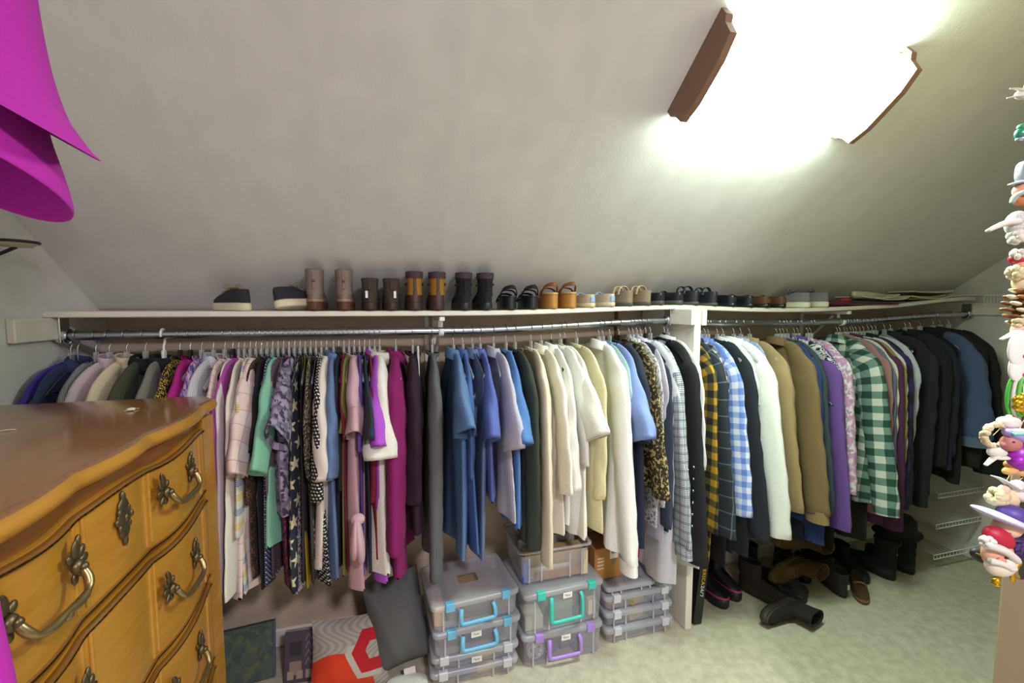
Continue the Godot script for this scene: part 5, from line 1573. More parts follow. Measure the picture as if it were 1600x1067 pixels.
	for k in 5:
		item("envelope", "paper", ["white envelope standing in the open paper bin", "tan folder standing in the open paper bin", "orange-brown folder low in the open paper bin", "cream pad at the right end of the open paper bin", "grey folder at the back of the open paper bin"][k], Vector3([0.65, 0.69, 0.70, 0.818, 0.68][k], 0.332, [-1.76, -1.80, -1.745, -1.74, -1.87][k]), [Vector3(0.22, 0.05, 0.006), Vector3(0.27, 0.11, 0.05), Vector3(0.22, 0.035, 0.008), Vector3(0.024, 0.11, 0.02), Vector3(0.27, 0.135, 0.05)][k], mat(["d8d2c4", "b29a72", "a5702f", "d3c29c", "85827c"][k], 0.8), 0.0)
	item("tape_roll", "tape", "bright blue roll at the left of the open paper bin", Vector3(0.548, 0.332, -1.745), Vector3(0.035, 0.09, 0.02), mat("3a55b0", 0.5))
	for k in 9:
		item("craft_box", "craft supply", "small %s pack in the %s flat bin beside the divider" % [["brown", "grey", "violet", "dark", "sand", "slate", "rose", "ochre", "blue"][k], ["lowest", "second", "third"][k / 3]], Vector3(0.965 + 0.105 * (k % 3), 0.003 + 0.072 * (k / 3), -1.77), Vector3(0.085, 0.034, 0.08), mat(["7a6250", "77767c", "5a4672", "4a454c", "a5937a", "686c78", "8f6f74", "94814e", "5a6788"][k], 0.8), 0.05 * k)
	for k in 8:
		item("bead_tray", "beads", "square %s tray in the compartment case, %s row" % [["dark", "plum", "slate", "grey"][k % 4], "near" if k < 4 else "far"], Vector3(0.952 + 0.058 * (k % 4), 0.2195, -1.775 - 0.11 * (k / 4)), Vector3(0.05, 0.024, 0.09), mat(["47454c", "6a4a52", "5c606c", "76767c"][k % 4], 0.6))
	# cardboard box
	var cb := thing("cardboard_box", "brown cardboard box with white shipping label behind the compartment case", "box", Vector3(0.955, 0.258, -1.86), 0.06)
	part("carton", slab(Vector3(0, 0.075, 0), Vector3(0.15, 0.15, 0.16), 0.003), mat("a8763f", 0.85), cb)
	part("label", slab(Vector3(0.024, 0.118, 0.0805), Vector3(0.042, 0.05, 0.001), 0.0002), mat("d8d5cf", 0.7), cb, "white shipping label")
	for k in 7:
		part("bar", slab(Vector3(0.012 + 0.0042 * k, 0.128, 0.0813), Vector3(0.0022, 0.024, 0.0006), 0.0001), mat("2b2b30", 0.7), cb)
	for k in 4:
		part("stripe", slab(Vector3(-0.045, 0.055 + 0.016 * k, 0.0806), Vector3(0.034, 0.007, 0.0008), 0.0001), mat("c9b697", 0.8), cb)
	part("stamp", slab(Vector3(0.026, 0.078, 0.0806), Vector3(0.024, 0.02, 0.0008), 0.0001), mat("77726c", 0.8), cb)

func pillow(o: Node3D, c: Vector3, r: Vector3, B: Basis, m: Material) -> void:
	var rows := []
	var uvs := []
	var n := 28
	for sgn in [1.0, -1.0]:
		rows = []; uvs = []
		for j in n + 1:
			var row := PackedVector3Array()
			var ur := PackedVector2Array()
			for i in n + 1:
				var a := i / float(n) * 2.0 - 1.0
				var b := j / float(n) * 2.0 - 1.0
				var pin := 1.0 - 0.07 * (1.0 - a * a) * absf(b) - 0.0
				var pin2 := 1.0 - 0.07 * (1.0 - b * b) * absf(a)
				var h := pow(maxf(0.0, (1.0 - pow(absf(a), 2.4)) * (1.0 - pow(absf(b), 2.4))), 0.75)
				var wr := 0.09 * sin(a * 9.0 + b * 4.0) * h * (absf(a) + absf(b)) * 0.5
				row.append(c + B * Vector3(a * r.x * pin2, b * r.y * pin, sgn * (h + wr) * r.z))
				ur.append(Vector2(a * 0.5 + 0.5, 0.5 - b * 0.5))
			rows.append(row); uvs.append(ur)
		var mb := MB.new()
		# each half faces away from the pillow's middle plane
		var q: Vector3 = (rows[n / 2 + 1][n / 2 + 1] - rows[n / 2][n / 2]).cross(rows[n / 2][n / 2 + 1] - rows[n / 2 + 1][n / 2])
		mb.grid(rows, uvs, false, 1 if q.dot(B.z * sgn) > 0 else -1)
		part("cover_front" if sgn > 0 else "cover_back", mb, m, o)

func floor_things() -> void:
	# leaning picture book and lettered book by the dresser
	var o := thing("canvas_print", "green and blue painted canvas leaning on the low wall by the dresser", "canvas", Vector3(-0.62, 0.002, -1.90))
	part("panel", slab(Vector3(0, 0.105, 0), Vector3(0.30, 0.21, 0.032), 0.003), P("tie", 0.3, "46524c", "4f5b55", "5b6648"), o)
	part("edge", slab(Vector3(0.152, 0.105, 0), Vector3(0.004, 0.21, 0.03), 0.001), mat("5a648e", 0.7), o, "blue painted side edge")
	o.rotation = Vector3(-0.28, 0.12, 0)
	o = thing("hardcover_book", "dark purple lettered book cover leaning between canvas and cushion", "book", Vector3(-0.36, 0.002, -1.86))
	part("cover", slab(Vector3(0, 0.095, 0), Vector3(0.13, 0.19, 0.024), 0.002), mat("4c3d4c", 0.5), o)
	part("pages", slab(Vector3(0, 0.095, -0.002), Vector3(0.126, 0.192, 0.018), 0.001), mat("b9ad9c", 0.8), o)
	for k in 2:
		part("picture", slab(Vector3(-0.022 + 0.0 * k, 0.125 - 0.07 * k, 0.0125), Vector3(0.045, 0.05, 0.0012), 0.0003), mat("2f2a34" if k == 0 else "8c7a6e", 0.5), o)
	for k in 3:
		part("print_square", slab(Vector3(-0.04 + 0.034 * k, 0.03, 0.0126), Vector3(0.024, 0.03, 0.0012), 0.0003), mat("a08c7c", 0.6), o)
	for k in 4:
		var z := MB.new()
		var y := 0.165 - 0.03 * k
		z.tube([Vector3(0.014, y - 0.012, 0.0125), Vector3(0.026, y + 0.012, 0.0125), Vector3(0.036, y - 0.01, 0.0125), Vector3(0.05, y + 0.012, 0.0125)], 0.0016, 5)
		part("lettering", z, mat("a09aa6", 0.6), o)
	o.rotation = Vector3(-0.26, -0.06, 0)
	# the embroidered cushion
	var N := 256
	var im := Image.create(N, N, false, Image.FORMAT_RGBA8)
	for y in N:
		for x in N:
			var u := x / float(N)
			var v := y / float(N)
			var k := Color("aba49c")
			k = k * (0.93 + 0.07 * sin(u * 60.0 + 8.0 * sin(v * 14.0)))
			# orange disc low on the left, a pale band round it, a red angular letter on the right
			var d := Vector2((u - 0.30) / 0.52, (v - 1.02) / 0.60).length()
			if d < 0.98: k = Color("e0401a") * (0.9 + 0.12 * sin(u * 300.0) * sin(v * 280.0))
			var e := Vector2(u - 0.80, v - 0.46)
			var rr := maxf(absf(e.x) * 0.9 + absf(e.y) * 0.42, absf(e.y) * 0.95)
			if rr < 0.27 and rr > 0.11 and not (e.x > 0.03 and e.y > -0.06 and e.y < 0.05): k = Color("b01b28")
			if rr >= 0.27 and rr < 0.345 and e.y > -0.1 and d < 1.2: k = Color("b3aca4")
			k.a = 1.0
			im.set_pixel(x, y, k)
	var cm := StandardMaterial3D.new()
	cm.albedo_texture = ImageTexture.create_from_image(im)
	cm.roughness = 0.95
	o = thing("cushion", "pale quilted cushion with orange round and red letter, leaning on the grey pillow", "cushion", Vector3.ZERO)
	pillow(o, Vector3(-0.165, 0.128, -1.80), Vector3(0.15, 0.135, 0.055), Basis.from_euler(Vector3(-0.38, 0.1, -0.06)), cm)
	settle(o)
	o = thing("cushion", "small cushion in bright patchwork colours under the embroidered one", "cushion", Vector3.ZERO)
	pillow(o, Vector3(-0.225, 0.035, -1.755), Vector3(0.10, 0.05, 0.035), Basis.from_euler(Vector3(-0.5, 0.2, 0.1)), P("floral", 0.16, "2a3f9a", "d8482a", "3a9a8a"))
	settle(o)
	o = thing("pillow", "dark grey pillow standing on end beside the blue-handled bins", "pillow", Vector3.ZERO)
	pillow(o, Vector3(0.018, 0.205, -1.84), Vector3(0.118, 0.18, 0.085), Basis.from_euler(Vector3(-0.32, 0.05, 0.16)), C("5e5f5f"))
	part("care_tag", slab(Vector3(0.06, 0.045, -1.735), Vector3(0.045, 0.035, 0.002), 0.0005, Basis.from_euler(Vector3(-0.4, 0, 0.1))), mat("d2cfcc", 0.7), o, "white care tag")
	settle(o)
	o = thing("folded_cloth", "white folded cloth on the floor below the grey pillow", "cloth", Vector3.ZERO)
	var m := MB.new()
	m.ball(Vector3(0.045, 0.022, -1.70), Vector3(0.085, 0.022, 0.05), Basis.IDENTITY, 20, 10, 0.7)
	part("cloth", m, C("cbc8c4"), o)
	settle(o)
	# the big black book leaning on the divider
	o = thing("hardcover_book", "big black book with yellow and white spine lettering, leaning on the divider", "book", Vector3(1.39, 0.001, -1.71))
	part("cover", slab(Vector3(0, 0.18, -0.13), Vector3(0.05, 0.36, 0.27), 0.004), mat("131315", 0.35), o)
	part("pages", slab(Vector3(0.002, 0.18, -0.135), Vector3(0.04, 0.354, 0.275), 0.001), mat("b8b4a8", 0.8), o)
	var sf := SystemFont.new()
	sf.font_names = PackedStringArray(["Droid Sans"])
	sf.font_weight = 700
	for k in [["AMERICA", "c9a02c", 0.246], ["24/7", "c9c7c2", 0.158]]:
		var tx := TextMesh.new()
		tx.text = k[0]
		tx.font = sf
		tx.font_size = 64
		tx.pixel_size = 0.00042
		tx.depth = 0.001
		var mi := part("lettering", tx, mat(k[1], 0.5), o)
		mi.transform = Transform3D(Basis(Vector3(0, 0, 1), -PI / 2), Vector3(-0.001, k[2], 0.0055))
	o.rotation = Vector3(-0.05, 0.1, -0.17)
	# boots and shoes under the right rod
	var blk := mat("14151a", 0.45)
	for k in 2:
		var t := thing("rain_boot", ["black rubber boot with a pink sole line nearest the divider", "black rubber boot with a pink sole line, behind its fellow"][k], "boot", Vector3([1.575, 1.69][k], 0.001, [-2.0, -2.03][k]), [PI + 0.1, PI + 0.05][k], "footwear on the floor under the right rod")
		shoe("tall_boot", t, blk, mat("1b1c22", 0.5), mat("a03a5e", 0.5), 0.25)
		t.scale = Vector3(1.15, 1.35, 1.0)
	var spec := [
		["boot", "dark brown leather boot lying on its side, sole to the front", "tall_boot", 1.92, 0.045, -1.69, Vector3(0, PI * 0.5 + 0.25, 1.5), "211a18", "39312b", 0.27, 1.0],
		["boot", "dark brown boot behind the one lying on its side", "tall_boot", 1.80, 0.002, -1.90, Vector3(0, PI + 0.4, 0), "2a1f1f", "2e2725", 0.26, 1.1],
		["boot", "tan suede boot on top of the dark boots", "tall_boot", 2.27, 0.20, -1.93, Vector3(0.1, PI * 0.5 + 0.12, 1.45), "5c4727", "6e5934", 0.27, 1.1],
		["boot", "tan suede boot leaning under its fellow", "tall_boot", 2.16, 0.125, -1.87, Vector3(-0.2, PI * 0.5 + 0.2, 1.4), "543f22", "64502e", 0.27, 1.1],
		["boot", "black leather boot supporting the tan boots", "ankle_boot", 2.08, 0.002, -1.93, Vector3(0, PI - 0.3, 0), "191817", "1d1b1a", 0.26, 1.1],
		["boot", "charcoal lace boot with pale stitching at the front of the heap", "ankle_boot", 2.25, 0.002, -1.66, Vector3(0, -0.25, 0), "3a3634", "2a2827", 0.25, 1.0],
		["boot", "dark boot behind the charcoal lace boot", "ankle_boot", 2.33, 0.002, -1.80, Vector3(0, -0.1, 0), "2a2624", "201e1d", 0.25, 1.0],
		["boot", "black tall boot standing at the back of the heap, left of the tan ones", "tall_boot", 1.93, 0.002, -2.04, Vector3(0, PI + 0.15, 0), "141416", "18181a", 0.25, 1.15],
		["boot", "black boot standing at the back of the heap, behind the tan ones", "tall_boot", 2.20, 0.002, -2.05, Vector3(0, PI - 0.1, 0), "161515", "1a1918", 0.25, 1.1],
		["boot", "dark brown tall boot at the back wall, right of the tan ones", "tall_boot", 2.40, 0.002, -2.05, Vector3(0, PI + 0.1, 0), "1d1816", "1c1917", 0.25, 1.2],
		["shoe", "black low shoe lying in front of the heap, beside the boot on its side", "loafer", 2.07, 0.002, -1.72, Vector3(0, 1.2, 0), "18181a", "1d1d1f", 0.25, 1.0],
		["shoe", "black low shoe half under the tan boots", "loafer", 2.12, 0.002, -1.82, Vector3(0, 1.0, 0), "19191b", "222224", 0.25, 1.0],
		["boot", "black ankle boot left of the fuzzy-cuffed boots", "ankle_boot", 2.53, 0.002, -1.96, Vector3(0, PI - 0.2, 0), "151517", "1b1b1d", 0.25, 1.1],
		["shoe", "brown low shoe with tan insole right of the lace boot", "loafer", 2.42, 0.002, -1.90, Vector3(0, PI - 0.6, 0), "3a2a1c", "6d4f2a", 0.25, 1.0],
		["shoe", "brown low shoe with tan toe, nearest the open floor", "loafer", 2.46, 0.002, -1.78, Vector3(0, PI - 0.75, 0), "4a351d", "7b5a2c", 0.25, 1.0],
		["boot", "black tall boot with fuzzy cuff, left one by the wire shelves", "tall_boot", 2.66, 0.002, -1.70, Vector3(0, 0.1, 0), "17171a", "1e1e20", 0.26, 1.35],
		["boot", "black tall boot with fuzzy cuff, right one by the wire shelves", "tall_boot", 2.82, 0.002, -1.71, Vector3(0, 0.05, 0), "17171a", "1e1e20", 0.26, 1.35]]
	for q in spec:
		var t := thing(q[0], q[1], q[0], Vector3(q[3], q[4], q[5]), 0.0, "footwear on the floor under the right rod")
		t.rotation = q[6]
		shoe(q[2], t, C(q[7]), mat(q[8], 0.6), mat(q[8], 0.7), q[9])
		t.scale = Vector3(q[10] if q[10] < 1.2 else 1.15, q[10], 1.0)
		if q[10] > 1.2:
			var f := MB.new()
			f.lathe([[0.030, 0.148], [0.043, 0.146], [0.048, 0.158], [0.042, 0.17], [0.030, 0.168]], Vector3(0, 0, -0.05), Basis.IDENTITY, 20, Vector2(1.0, 1.35))
			part("fuzzy_cuff", f, C("0f0f11"), t)
	o = thing("hat", "black felt hat resting on the tall boots", "hat", Vector3(2.74, 0.238, -1.76))
	m = MB.new()
	m.lathe([[0.125, 0.0], [0.13, 0.004], [0.11, 0.012], [0.1, 0.03], [0.095, 0.075], [0.07, 0.098], [0.0, 0.102]], Vector3.ZERO, Basis.IDENTITY, 28, Vector2(1.0, 0.8))
	part("felt", m, C("101013"), o)
	# white wire shelves low on the right wall
	for k in 3:
		o = thing("wire_shelf", ["white wire shelf at the right wall, just above the floor", "white wire shelf at the right wall, middle height", "white wire shelf at the right wall, upper of the low three"][k], "wire shelf", Vector3.ZERO, 0.0, "low wire shelves at the right wall")
		wire_rack(o, 2.98, 3.355, 1.72, 2.06, [0.09, 0.27, 0.45][k], 0.025)
		settle(o)

# ---------------------------------------------------------------- things near the camera
func loft_rings(list: Array, n := 32, steps := 10, sharp := 1.0) -> MB:
	# rings given as [centre, half axis, other half axis], joined by a smooth skin
	var rows := []
	var uvs := []
	var k := list.size() - 1
	for j in steps * k + 1:
		var f := float(j) / steps
		var i0 := mini(int(f), k - 1)
		var t := f - i0
		var R := []
		for c in 3:
			var a: Vector3 = list[maxi(i0 - 1, 0)][c]
			var b: Vector3 = list[i0][c]
			var d: Vector3 = list[i0 + 1][c]
			var e: Vector3 = list[mini(i0 + 2, k)][c]
			R.append(b.cubic_interpolate(d, a, e, t))
		var row := PackedVector3Array()
		var ur := PackedVector2Array()
		for i in n + 1:
			var a2 := TAU * i / n
			var cx := signf(cos(a2)) * pow(absf(cos(a2)), 1.0 if sharp == 1.0 else lerpf(1.0, sharp, f / k))
			row.append(R[0] + R[1] * cx + R[2] * sin(a2))
			ur.append(Vector2(a2 * 0.08, f * 0.1))
		rows.append(row); uvs.append(ur)
	var m := MB.new()
	m.grid(rows, uvs, true)
	return m

func robe() -> void:
	# a magenta fleece garment on a hook high at the left, its turned-back cuff hanging beside the camera
	var R := Vector3(cos(YAW), 0, sin(YAW))
	var T := Vector3(-sin(YAW), 0, cos(YAW))     # towards the camera
	var U := 0.000714
	var fl := C("a01490")
	var o := thing("robe", "bright magenta fleece robe hanging close to the camera, sleeve with turned-back cuff", "robe", Vector3.ZERO)
	var outer := loft_rings([
		[Vector3(-0.4466, 2.0773, -0.6906), R * U * 40 , T * 0.045],
		[Vector3(-0.4441, 1.9277, -0.6781), R * U * 62, T * 0.055],
		[Vector3(-0.4379, 1.8280, -0.6685), R * U * 70 + Vector3(0, -0.002, 0), T * 0.06],
		[Vector3(-0.4335, 1.7710, -0.6628), R * U * 80 + Vector3(0, -0.010, 0), T * 0.068 + Vector3(0, 0.004, 0)],
		[Vector3(-0.4259, 1.7390, -0.6582), R * U * 100 + Vector3(0, -0.032, 0), T * 0.074 + Vector3(0, 0.01, 0)],
		[Vector3(-0.4111, 1.7247, -0.6529), R * U * 116 + Vector3(0, -0.044, 0), T * 0.076 + Vector3(0, 0.014, 0)],
		[Vector3(-0.4110, 1.7283, -0.6532), R * U * 108 + Vector3(0, -0.042, 0), T * 0.07 + Vector3(0, 0.014, 0)],
		[Vector3(-0.4324, 1.7603, -0.6617), R * U * 76 + Vector3(0, -0.012, 0), T * 0.058]], 40, 7)
	part("sleeve", outer, fl, o)
	var inner := loft_rings([
		[Vector3(-0.4374, 1.7817, -0.6648), R * U * 70, T * 0.05],
		[Vector3(-0.4387, 1.7212, -0.6604), R * U * 76 + Vector3(0, -0.002, 0), T * 0.062 + Vector3(0, 0.012, 0)],
		[Vector3(-0.4381, 1.6820, -0.6571), R * U * 90 + Vector3(0, -0.006, 0), T * 0.075 + Vector3(0, 0.024, 0)],
		[Vector3(-0.4373, 1.6514, -0.6545), R * U * 94 + Vector3(0, -0.004, 0), T * 0.085 + Vector3(0, 0.034, 0)],
		[Vector3(-0.4373, 1.6542, -0.6547), R * U * 87 + Vector3(0, -0.004, 0), T * 0.078 + Vector3(0, 0.034, 0)],
		[Vector3(-0.4388, 1.7140, -0.6598), R * U * 74, T * 0.06 + Vector3(0, 0.01, 0)]], 40, 7)
	part("cuff", inner, fl, o, "turned-back cuff, open below")
	var tail := loft_rings([
		[Vector3(-0.4900, 2.0041, -0.7177), R * U * 30, T * 0.03],
		[Vector3(-0.5047, 1.6337, -0.6927), R * U * 34, T * 0.03],
		[Vector3(-0.4863, 1.3437, -0.6440), R * U * 36, T * 0.03],
		[Vector3(-0.4399, 1.1790, -0.5869), R * U * 40, T * 0.03],
		[Vector3(-0.4210, 1.0941, -0.5645), R * U * 52, T * 0.03],
		[Vector3(-0.3980, 0.9864, -0.5288), R * U * 56, T * 0.03]], 24, 8)
	part("front_panel", tail, fl, o)
	settle(o)
	# a dark-rimmed bowl bracket on the left wall
	o = thing("wall_bracket", "dark-rimmed shallow dish on a brown wall bracket, below the magenta robe", "bracket", Vector3(WALL_L + 0.072, 1.668, -1.60))
	var m := MB.new()
	m.lathe([[0.0, 0.006], [0.032, 0.007], [0.044, 0.014], [0.047, 0.014], [0.034, 0.002], [0.0, 0.0]], Vector3.ZERO, Basis.IDENTITY, 32)
	part("dish", m, mat("b9ad98", 0.3), o)
	var ring := []
	for i in 33: ring.append(Vector3(cos(TAU * i / 32.0) * 0.0465, 0.015, sin(TAU * i / 32.0) * 0.0465))
	part("rim", pipe(ring, 0.004, 8, false), M.black_plastic, o, "dark metal rim")
	part("plate", slab(Vector3(-0.065, -0.05, -0.01), Vector3(0.014, 0.15, 0.03), 0.004), mat("6d5a42", 0.6), o, "brown wooden wall plate")
	part("arm", pipe(bend([Vector3(-0.06, -0.03, 0), Vector3(-0.04, -0.02, 0), Vector3(0, 0.001, 0)], 10), 0.005, 8), M.black_plastic, o)

# ---------------------------------------------------------------- ornaments on the end of the partition wall
var orn_o: Node3D
func orn(called: String, label: String, at: Vector3) -> Node3D:
	orn_o = thing(called, label, "ornament", at, -YAW, "ornaments hanging on the partition wall's end")
	# a short loop of thread up to the strand
	var top: Vector3 = Vector3(1.2348, 2.1058, -0.6245)
	var low: Vector3 = Vector3(1.1983, 0.9711, -0.5455)
	var strip := low.lerp(top, clampf((at.y + 0.03 - low.y) / (top.y - low.y), 0.0, 1.0))
	var to := (strip - at).rotated(Vector3.UP, YAW)
	part("thread", pipe([Vector3.ZERO, to * 0.4 + Vector3(0, 0.008, 0), to], 0.0006, 5), mat("b9a66a", 0.4), orn_o)
	return orn_o

# sizes and places in thumbnails of 1.23 mm, x to the right, y up, z towards the room
func ob(called: String, p: Array, r: Array, m: Material, turn := 0.0, label := "", pw := 1.0) -> MeshInstance3D:
	var u := 0.00123
	var b := MB.new()
	b.ball(Vector3.ZERO, Vector3(r[0], r[1], r[2]) * u, Basis.IDENTITY, 18, 12, pw)
	var n := part(called, b, m, orn_o, label)
	n.position = Vector3(p[0], p[1], p[2]) * u
	n.rotation.z = turn
	return n

func ot(called: String, pts: Array, r, m: Material, sq := Vector2.ONE) -> MeshInstance3D:
	var u := 0.00123
	var q := []
	for p in pts: q.append(Vector3(p[0], p[1], p[2]) * u)
	var rad = r
	if r is Array:
		rad = []
		for k in 13: rad.append(lerpf(r[0], r[1], k / 12.0) * u)
	else:
		rad = r * u
	return part(called, pipe(bend(q, 12), rad, 10, true, sq), m, orn_o)

func fluff(called: String, p: Array, r: float, n: int, m: Material) -> void:
	# a tuft: many small knobs round a middle
	var u := 0.00123
	var b := MB.new()
	for i in n:
		var d := Vector3(rng.randf_range(-1, 1), rng.randf_range(-1, 1), rng.randf_range(-1, 1)).normalized()
		b.ball((Vector3(p[0], p[1], p[2]) + d * r * 0.62) * u, Vector3.ONE * r * 0.45 * u, Basis.IDENTITY, 8, 6)
	part(called, b, m, orn_o)

func ornaments() -> void:
	var white := mat("c8c3b8", 0.75)
	var cream := mat("bfb18c", 0.8)
	var gold := mat("c59a24", 0.3, 0.8)
	var skin := mat("c98f74", 0.6)
	var red := mat("a81532", 0.5)
	var silver := mat("a9adb5", 0.35, 0.6)
	var dark := mat("1f1a20", 0.6)
	var st := thing("hanging_strip", "dark ribbon strip carrying the ornaments at the photo's right edge", "ribbon", Vector3.ZERO)
	part("ribbon", pipe([Vector3(1.2412, 2.1814, -0.6287), Vector3(1.2247, 1.7276, -0.5976), Vector3(1.2071, 1.2233, -0.5629), Vector3(1.1970, 0.9648, -0.5454)], 0.006, 8, true, Vector2(1.0, 0.2), Vector3(cos(YAW), 0, sin(YAW))), mat("2c2420", 0.8), st)
	settle(st)
	orn("dove_ornament", "white feathered dove ornament, topmost on the strand", Vector3(1.1890, 1.9122, -0.6013))
	ob("body", [2, -2, 0], [12, 7, 7], white)
	ot("wing", [[2, 0, 3], [-10, 4, 5], [-22, 6, 3]], [5, 1.2], white, Vector2(1, 0.5))
	ot("tail", [[4, -4, 0], [-10, -6, 4], [-24, -8, 2]], [5, 1.5], white, Vector2(1, 0.5))
	orn("elf_ornament", "small green and silver glittered ornament below the white dove", Vector3(1.1898, 1.8382, -0.5952))
	ob("body", [0, -3, 0], [11, 10, 8], mat("2f7c68", 0.35, 0.3))
	ob("cap", [1, 7, 0], [9, 6, 7], mat("3f8a5f", 0.35, 0.3))
	ob("frill", [0, -11, 0], [9, 4, 7], silver)
	orn("snowman_ornament", "tin-hatted ornament with ruddy face and grey scarf", Vector3(1.1830, 1.7347, -0.5890))
	ob("brim", [4, 6, 0], [20, 3, 14], silver, 0.2)
	ob("crown", [6, 20, 0], [11, 18, 10], silver, 0.0, "", 0.7)
	ob("face", [6, -8, 0], [14, 13, 12], skin)
	ob("beard", [6, -22, 0], [13, 9, 11], mat("b8663f", 0.7))
	ot("scarf", [[12, -14, 10], [-2, -12, 13], [-15, -18, 8], [-17, -28, 6]], [7, 5], mat("8d9a98", 0.8), Vector2(1, 0.6))
	orn("stocking_cap_ornament", "white knitted bird-like ornament with one long outstretched wing", Vector3(1.1584, 1.6589, -0.5795))
	ob("body", [4, 0, 0], [17, 20, 13], P("lines", 0.012, "d9d6cf", "8e8c90"))
	ot("wing", [[-4, 2, 6], [-22, 0, 8], [-38, -6, 8], [-50, -12, 8]], [9, 4], white, Vector2(1, 0.6))
	fluff("trim", [2, -20, 4], 13, 22, white)
	orn("santa_ornament", "bearded ornament with red hat and fluffy white trim below the white wing", Vector3(1.1752, 1.5869, -0.5796))
	ob("hat", [4, 4, 0], [16, 9, 12], red, -0.2)
	ob("face", [4, -6, 4], [11, 9, 10], skin)
	fluff("brim_trim", [-4, 12, 4], 10, 18, white)
	fluff("beard", [-4, -16, 4], 13, 26, cream)
	ob("skirt", [6, -30, 0], [10, 16, 9], cream)
	orn("pine_cone_ornament", "gold-brown pine cone ornament with frosted scales", Vector3(1.1758, 1.5006, -0.5726))
	for j in 6:
		for i in 7:
			var t := TAU * i / 7.0 + j * 0.45
			var rr: float = [8, 13, 16, 16, 13, 8][j]
			ob("scale", [cos(t) * rr + 2, 26 - 10 * j, sin(t) * rr], [8, 3, 6], [mat("8b5a24", 0.6), mat("d9cdb0", 0.6), mat("6f451d", 0.6)][(i + j) % 3], 0.3 * cos(t))
	ob("core", [2, 0, 0], [9, 30, 9], mat("5c3a1a", 0.8))
	orn("angel_ornament", "pale pink winged ornament just above the two white discs", Vector3(1.1609, 1.4516, -0.5677))
	ob("body", [6, 4, 0], [11, 14, 9], mat("d2ab98", 0.6))
	ot("wing", [[2, 4, 4], [-12, -2, 6], [-26, -10, 4]], [8, 3], mat("d5b6a0", 0.7), Vector2(1, 0.4))
	fluff("trim", [2, 16, 3], 9, 14, cream)
	for k in 2:
		var ps := [Vector3(1.1470, 1.4224, -0.5537), Vector3(1.1531, 1.3868, -0.5544)]
		orn("disc_ornament", ["round white disc ornament with red and green print, upper of two", "round white disc ornament with red and green print, lower of two"][k], ps[k])
		ob("disc", [2, 0, 0], [19, 27, 5] if k == 0 else [18, 23, 5], mat("d6d3cc", 0.45), 0.0, "", 0.9)
		ob("red_print", [9, -10, 4.2], [8, 5, 1.2], mat("a8303c", 0.5), 0.1)
		ob("green_print", [8, 8, 4.4], [7, 4, 1.2], mat("4f7a52", 0.5), 0.5)
	orn("wreath_ornament", "green and white striped oval ring ornament below the discs", Vector3(1.1608, 1.3316, -0.5583))
	for k in 3:
		var pts := []
		for i in 25: pts.append([cos(TAU * i / 24.0) * (14 - k * 4), sin(TAU * i / 24.0) * (34 - k * 2), 4.0 * k])
		var u := 0.00123
		var q := []
		for p in pts: q.append(Vector3(p[0], p[1], p[2]) * u)
		part("ring", pipe(q, 2.6 * u, 8, false), [mat("3f9a33", 0.4), white, mat("57b04a", 0.4)][k], orn_o)
	orn("tinsel_ornament", "shiny gold tinsel bow at the right edge beside the green ring", Vector3(1.1611, 1.3190, -0.5468))
	fluff("tinsel", [0, 0, 0], 16, 40, gold)
	for s in [-1, 1]: ob("loop", [s * 9, 0, 4], [9, 6, 5], gold, 0.4 * s)
	orn("cap_ornament", "small white round cap ornament above the cream ring", Vector3(1.1299, 1.2827, -0.5527))
	ob("cap", [2, 0, 0], [15, 9, 11], white, 0.0, "", 0.8)
	ob("knob", [2, 9, 0], [4, 3, 4], white)
	orn("ring_ornament", "fuzzy cream crescent ring ornament", Vector3(1.1037, 1.2584, -0.5581))
	var tuft := MB.new()
	for i in 60:
		var t := lerpf(0.6, TAU - 0.9, i / 59.0)
		tuft.ball(Vector3(cos(t) * 17, sin(t) * 17, rng.randf_range(-3, 3)) * 0.00123 + Vector3(0.004, 0, 0), Vector3.ONE * rng.randf_range(3.0, 5.0) * 0.00123, Basis.IDENTITY, 8, 6)
	part("tuft", tuft, cream, orn_o)
	orn("lady_ornament", "lady ornament in bright purple with pastel striped hair", Vector3(1.1321, 1.2493, -0.5390))
	ob("face", [-8, -2, 0], [14, 13, 11], mat("a86a62", 0.6))
	ob("nose", [-22, -3, 2], [5, 3, 3], mat("b3746a", 0.6))
	ob("eye", [-14, 2, 9], [2, 1.2, 1.5], dark)
	ob("hair", [0, 10, 0], [20, 10, 14], mat("9a86c8", 0.4), -0.35)
	ot("hair_stripe", [[-16, 14, 8], [0, 15, 13], [16, 4, 13]], 3, mat("6fae9c", 0.4))
	ot("hair_stripe", [[-14, 18, 5], [2, 19, 10], [18, 8, 10]], 3, mat("d4c8dc", 0.4))
	ob("dress", [8, -24, 0], [18, 20, 14], mat("8a0fa0", 0.4))
	ob("sleeve", [-2, -26, 8], [9, 7, 7], mat("9a18ae", 0.4), 0.4)
	orn("bird_ornament", "white little bird ornament with pointed tail below the cream ring", Vector3(1.1077, 1.2245, -0.5543))
	ob("body", [2, 2, 0], [15, 9, 8], white)
	ot("tail", [[0, -2, 2], [-10, -10, 3], [-18, -18, 3]], [6, 3], white, Vector2(1, 0.5))
	ob("wing", [8, -6, 4], [14, 3, 6], white, 0.05)
	orn("bear_ornament", "tan teddy-shaped ornament under the purple lady", Vector3(1.1376, 1.2003, -0.5440))
	ob("body", [2, 2, 0], [14, 8, 9], mat("b98a4c", 0.8))
	ob("leg", [-6, -6, 3], [12, 6, 7], mat("c4975a", 0.8), 0.2)
	ob("leg", [12, -10, 3], [10, 5, 7], mat("c4975a", 0.8), -0.2)
	ob("ribbon", [16, -2, 6], [9, 4, 5], mat("6f86b4", 0.5))
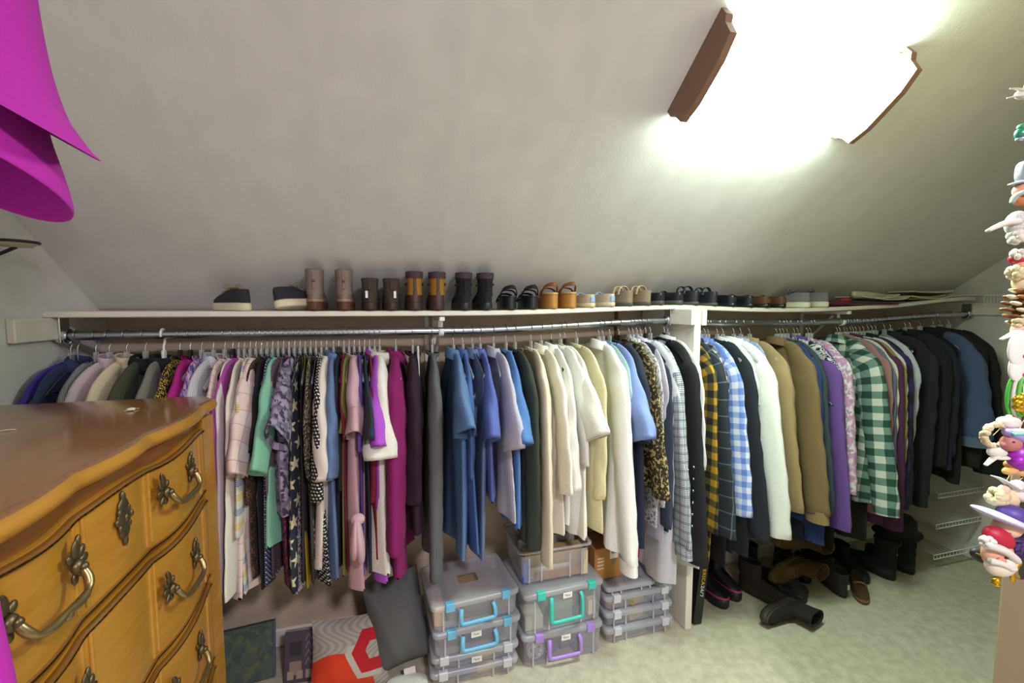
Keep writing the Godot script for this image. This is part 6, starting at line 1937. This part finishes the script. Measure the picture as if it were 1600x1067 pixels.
	orn("wing_ornament", "grey-white wing-shaped ornament above the cream angel", Vector3(1.1320, 1.1693, -0.5484))
	ot("wing", [[14, -10, 0], [0, -2, 3], [-14, 6, 3], [-26, 10, 2]], [11, 2], mat("c9c9cc", 0.6), Vector2(1, 0.35))
	ob("body", [18, -8, 0], [12, 10, 8], white)
	orn("angel_ornament", "cream fluffy angel ornament above the lilac-hatted doll", Vector3(1.1356, 1.1355, -0.5499))
	fluff("hair", [-12, 2, 0], 15, 30, cream)
	ob("dress", [6, 0, 0], [16, 16, 10], mat("cdb994", 0.7))
	ob("sleeve", [20, 4, 4], [13, 8, 8], white, -0.3)
	ob("face", [-6, 14, 3], [8, 8, 7], mat("d3b09a", 0.6))
	orn("doll_ornament", "doll ornament with wide lilac hat and black and purple dress", Vector3(1.1196, 1.1010, -0.5361))
	ob("hat_brim", [-6, 2, 0], [46, 7, 30], mat("b7b3cf", 0.5), -0.36)
	ob("hat_crown", [10, 6, 0], [24, 16, 18], mat("4d3a86", 0.5), -0.36)
	ob("face", [-2, -12, 2], [21, 15, 15], mat("d0ac8e", 0.6))
	ob("mouth", [-12, -14, 14], [5, 1.6, 2], mat("a83a34", 0.5), -0.1)
	ob("hair", [14, -16, -3], [14, 12, 13], mat("2a1c18", 0.7))
	ob("dress", [10, -42, 0], [28, 20, 18], P("tie", 0.03, "1d1622", "4a2c78", "2c2036"))
	ob("collar", [4, -26, 4], [16, 4, 14], mat("36264e", 0.5))
	ob("flower", [30, -16, 8], [9, 8, 6], mat("7a2060", 0.5))
	orn("santa_ornament", "bearded face ornament with pink-red hat and white fur brim, lowest big one", Vector3(1.0844, 1.0462, -0.5311))
	ob("face", [2, -2, 0], [22, 24, 13], mat("c99a80", 0.6))
	ob("hat", [2, 22, 0], [24, 15, 14], red, -0.55)
	ob("beard", [4, -18, 4], [22, 18, 13], mat("cfc5b4", 0.8))
	fluff("hat_trim", [-20, 18, 6], 10, 18, white)
	ot("fur_brim", [[-24, 16, 8], [-4, 10, 14], [16, -4, 12], [24, -10, 8]], [6, 5], white)
	ot("moustache", [[-20, -8, 10], [-6, -10, 15], [8, -18, 15], [18, -20, 12]], [5, 3], white)
	ob("cheek", [-4, -6, 13], [7, 4, 3], mat("c9826a", 0.6), -0.3)
	ob("eye", [2, -2, 13], [3.4, 2, 2], dark)
	orn("shoe_ornament", "tiny black slipper ornament with olive stripe behind the bearded face", Vector3(1.0883, 1.0253, -0.5544))
	ob("slipper", [0, 0, 0], [17, 10, 9], dark, -0.5)
	ob("stripe", [-3, 3, 3], [11, 3, 7], mat("6c6a2c", 0.5), -0.35)
	orn("bell_ornament", "tiny gold bell dangling lowest under the bearded face", Vector3(1.0845, 0.9939, -0.5270))
	ob("bell", [0, -2, 0], [5, 6, 5], gold)
	ob("rim", [0, -7, 0], [6, 1.6, 6], gold)
	ob("bow", [0, 3, 0], [8, 2, 3], gold, 0.1)
	orn("leaf_ornament", "gold leafy sprig ornament right of the bearded face", Vector3(1.1336, 1.0042, -0.5297))
	for k in 5: ob("leaf", [4 - 5 * (k % 3), 8 - 5 * k, 2], [9, 3.5, 3], mat("8a7a34", 0.4, 0.3) if k % 2 else gold, 0.6 - 0.5 * k)
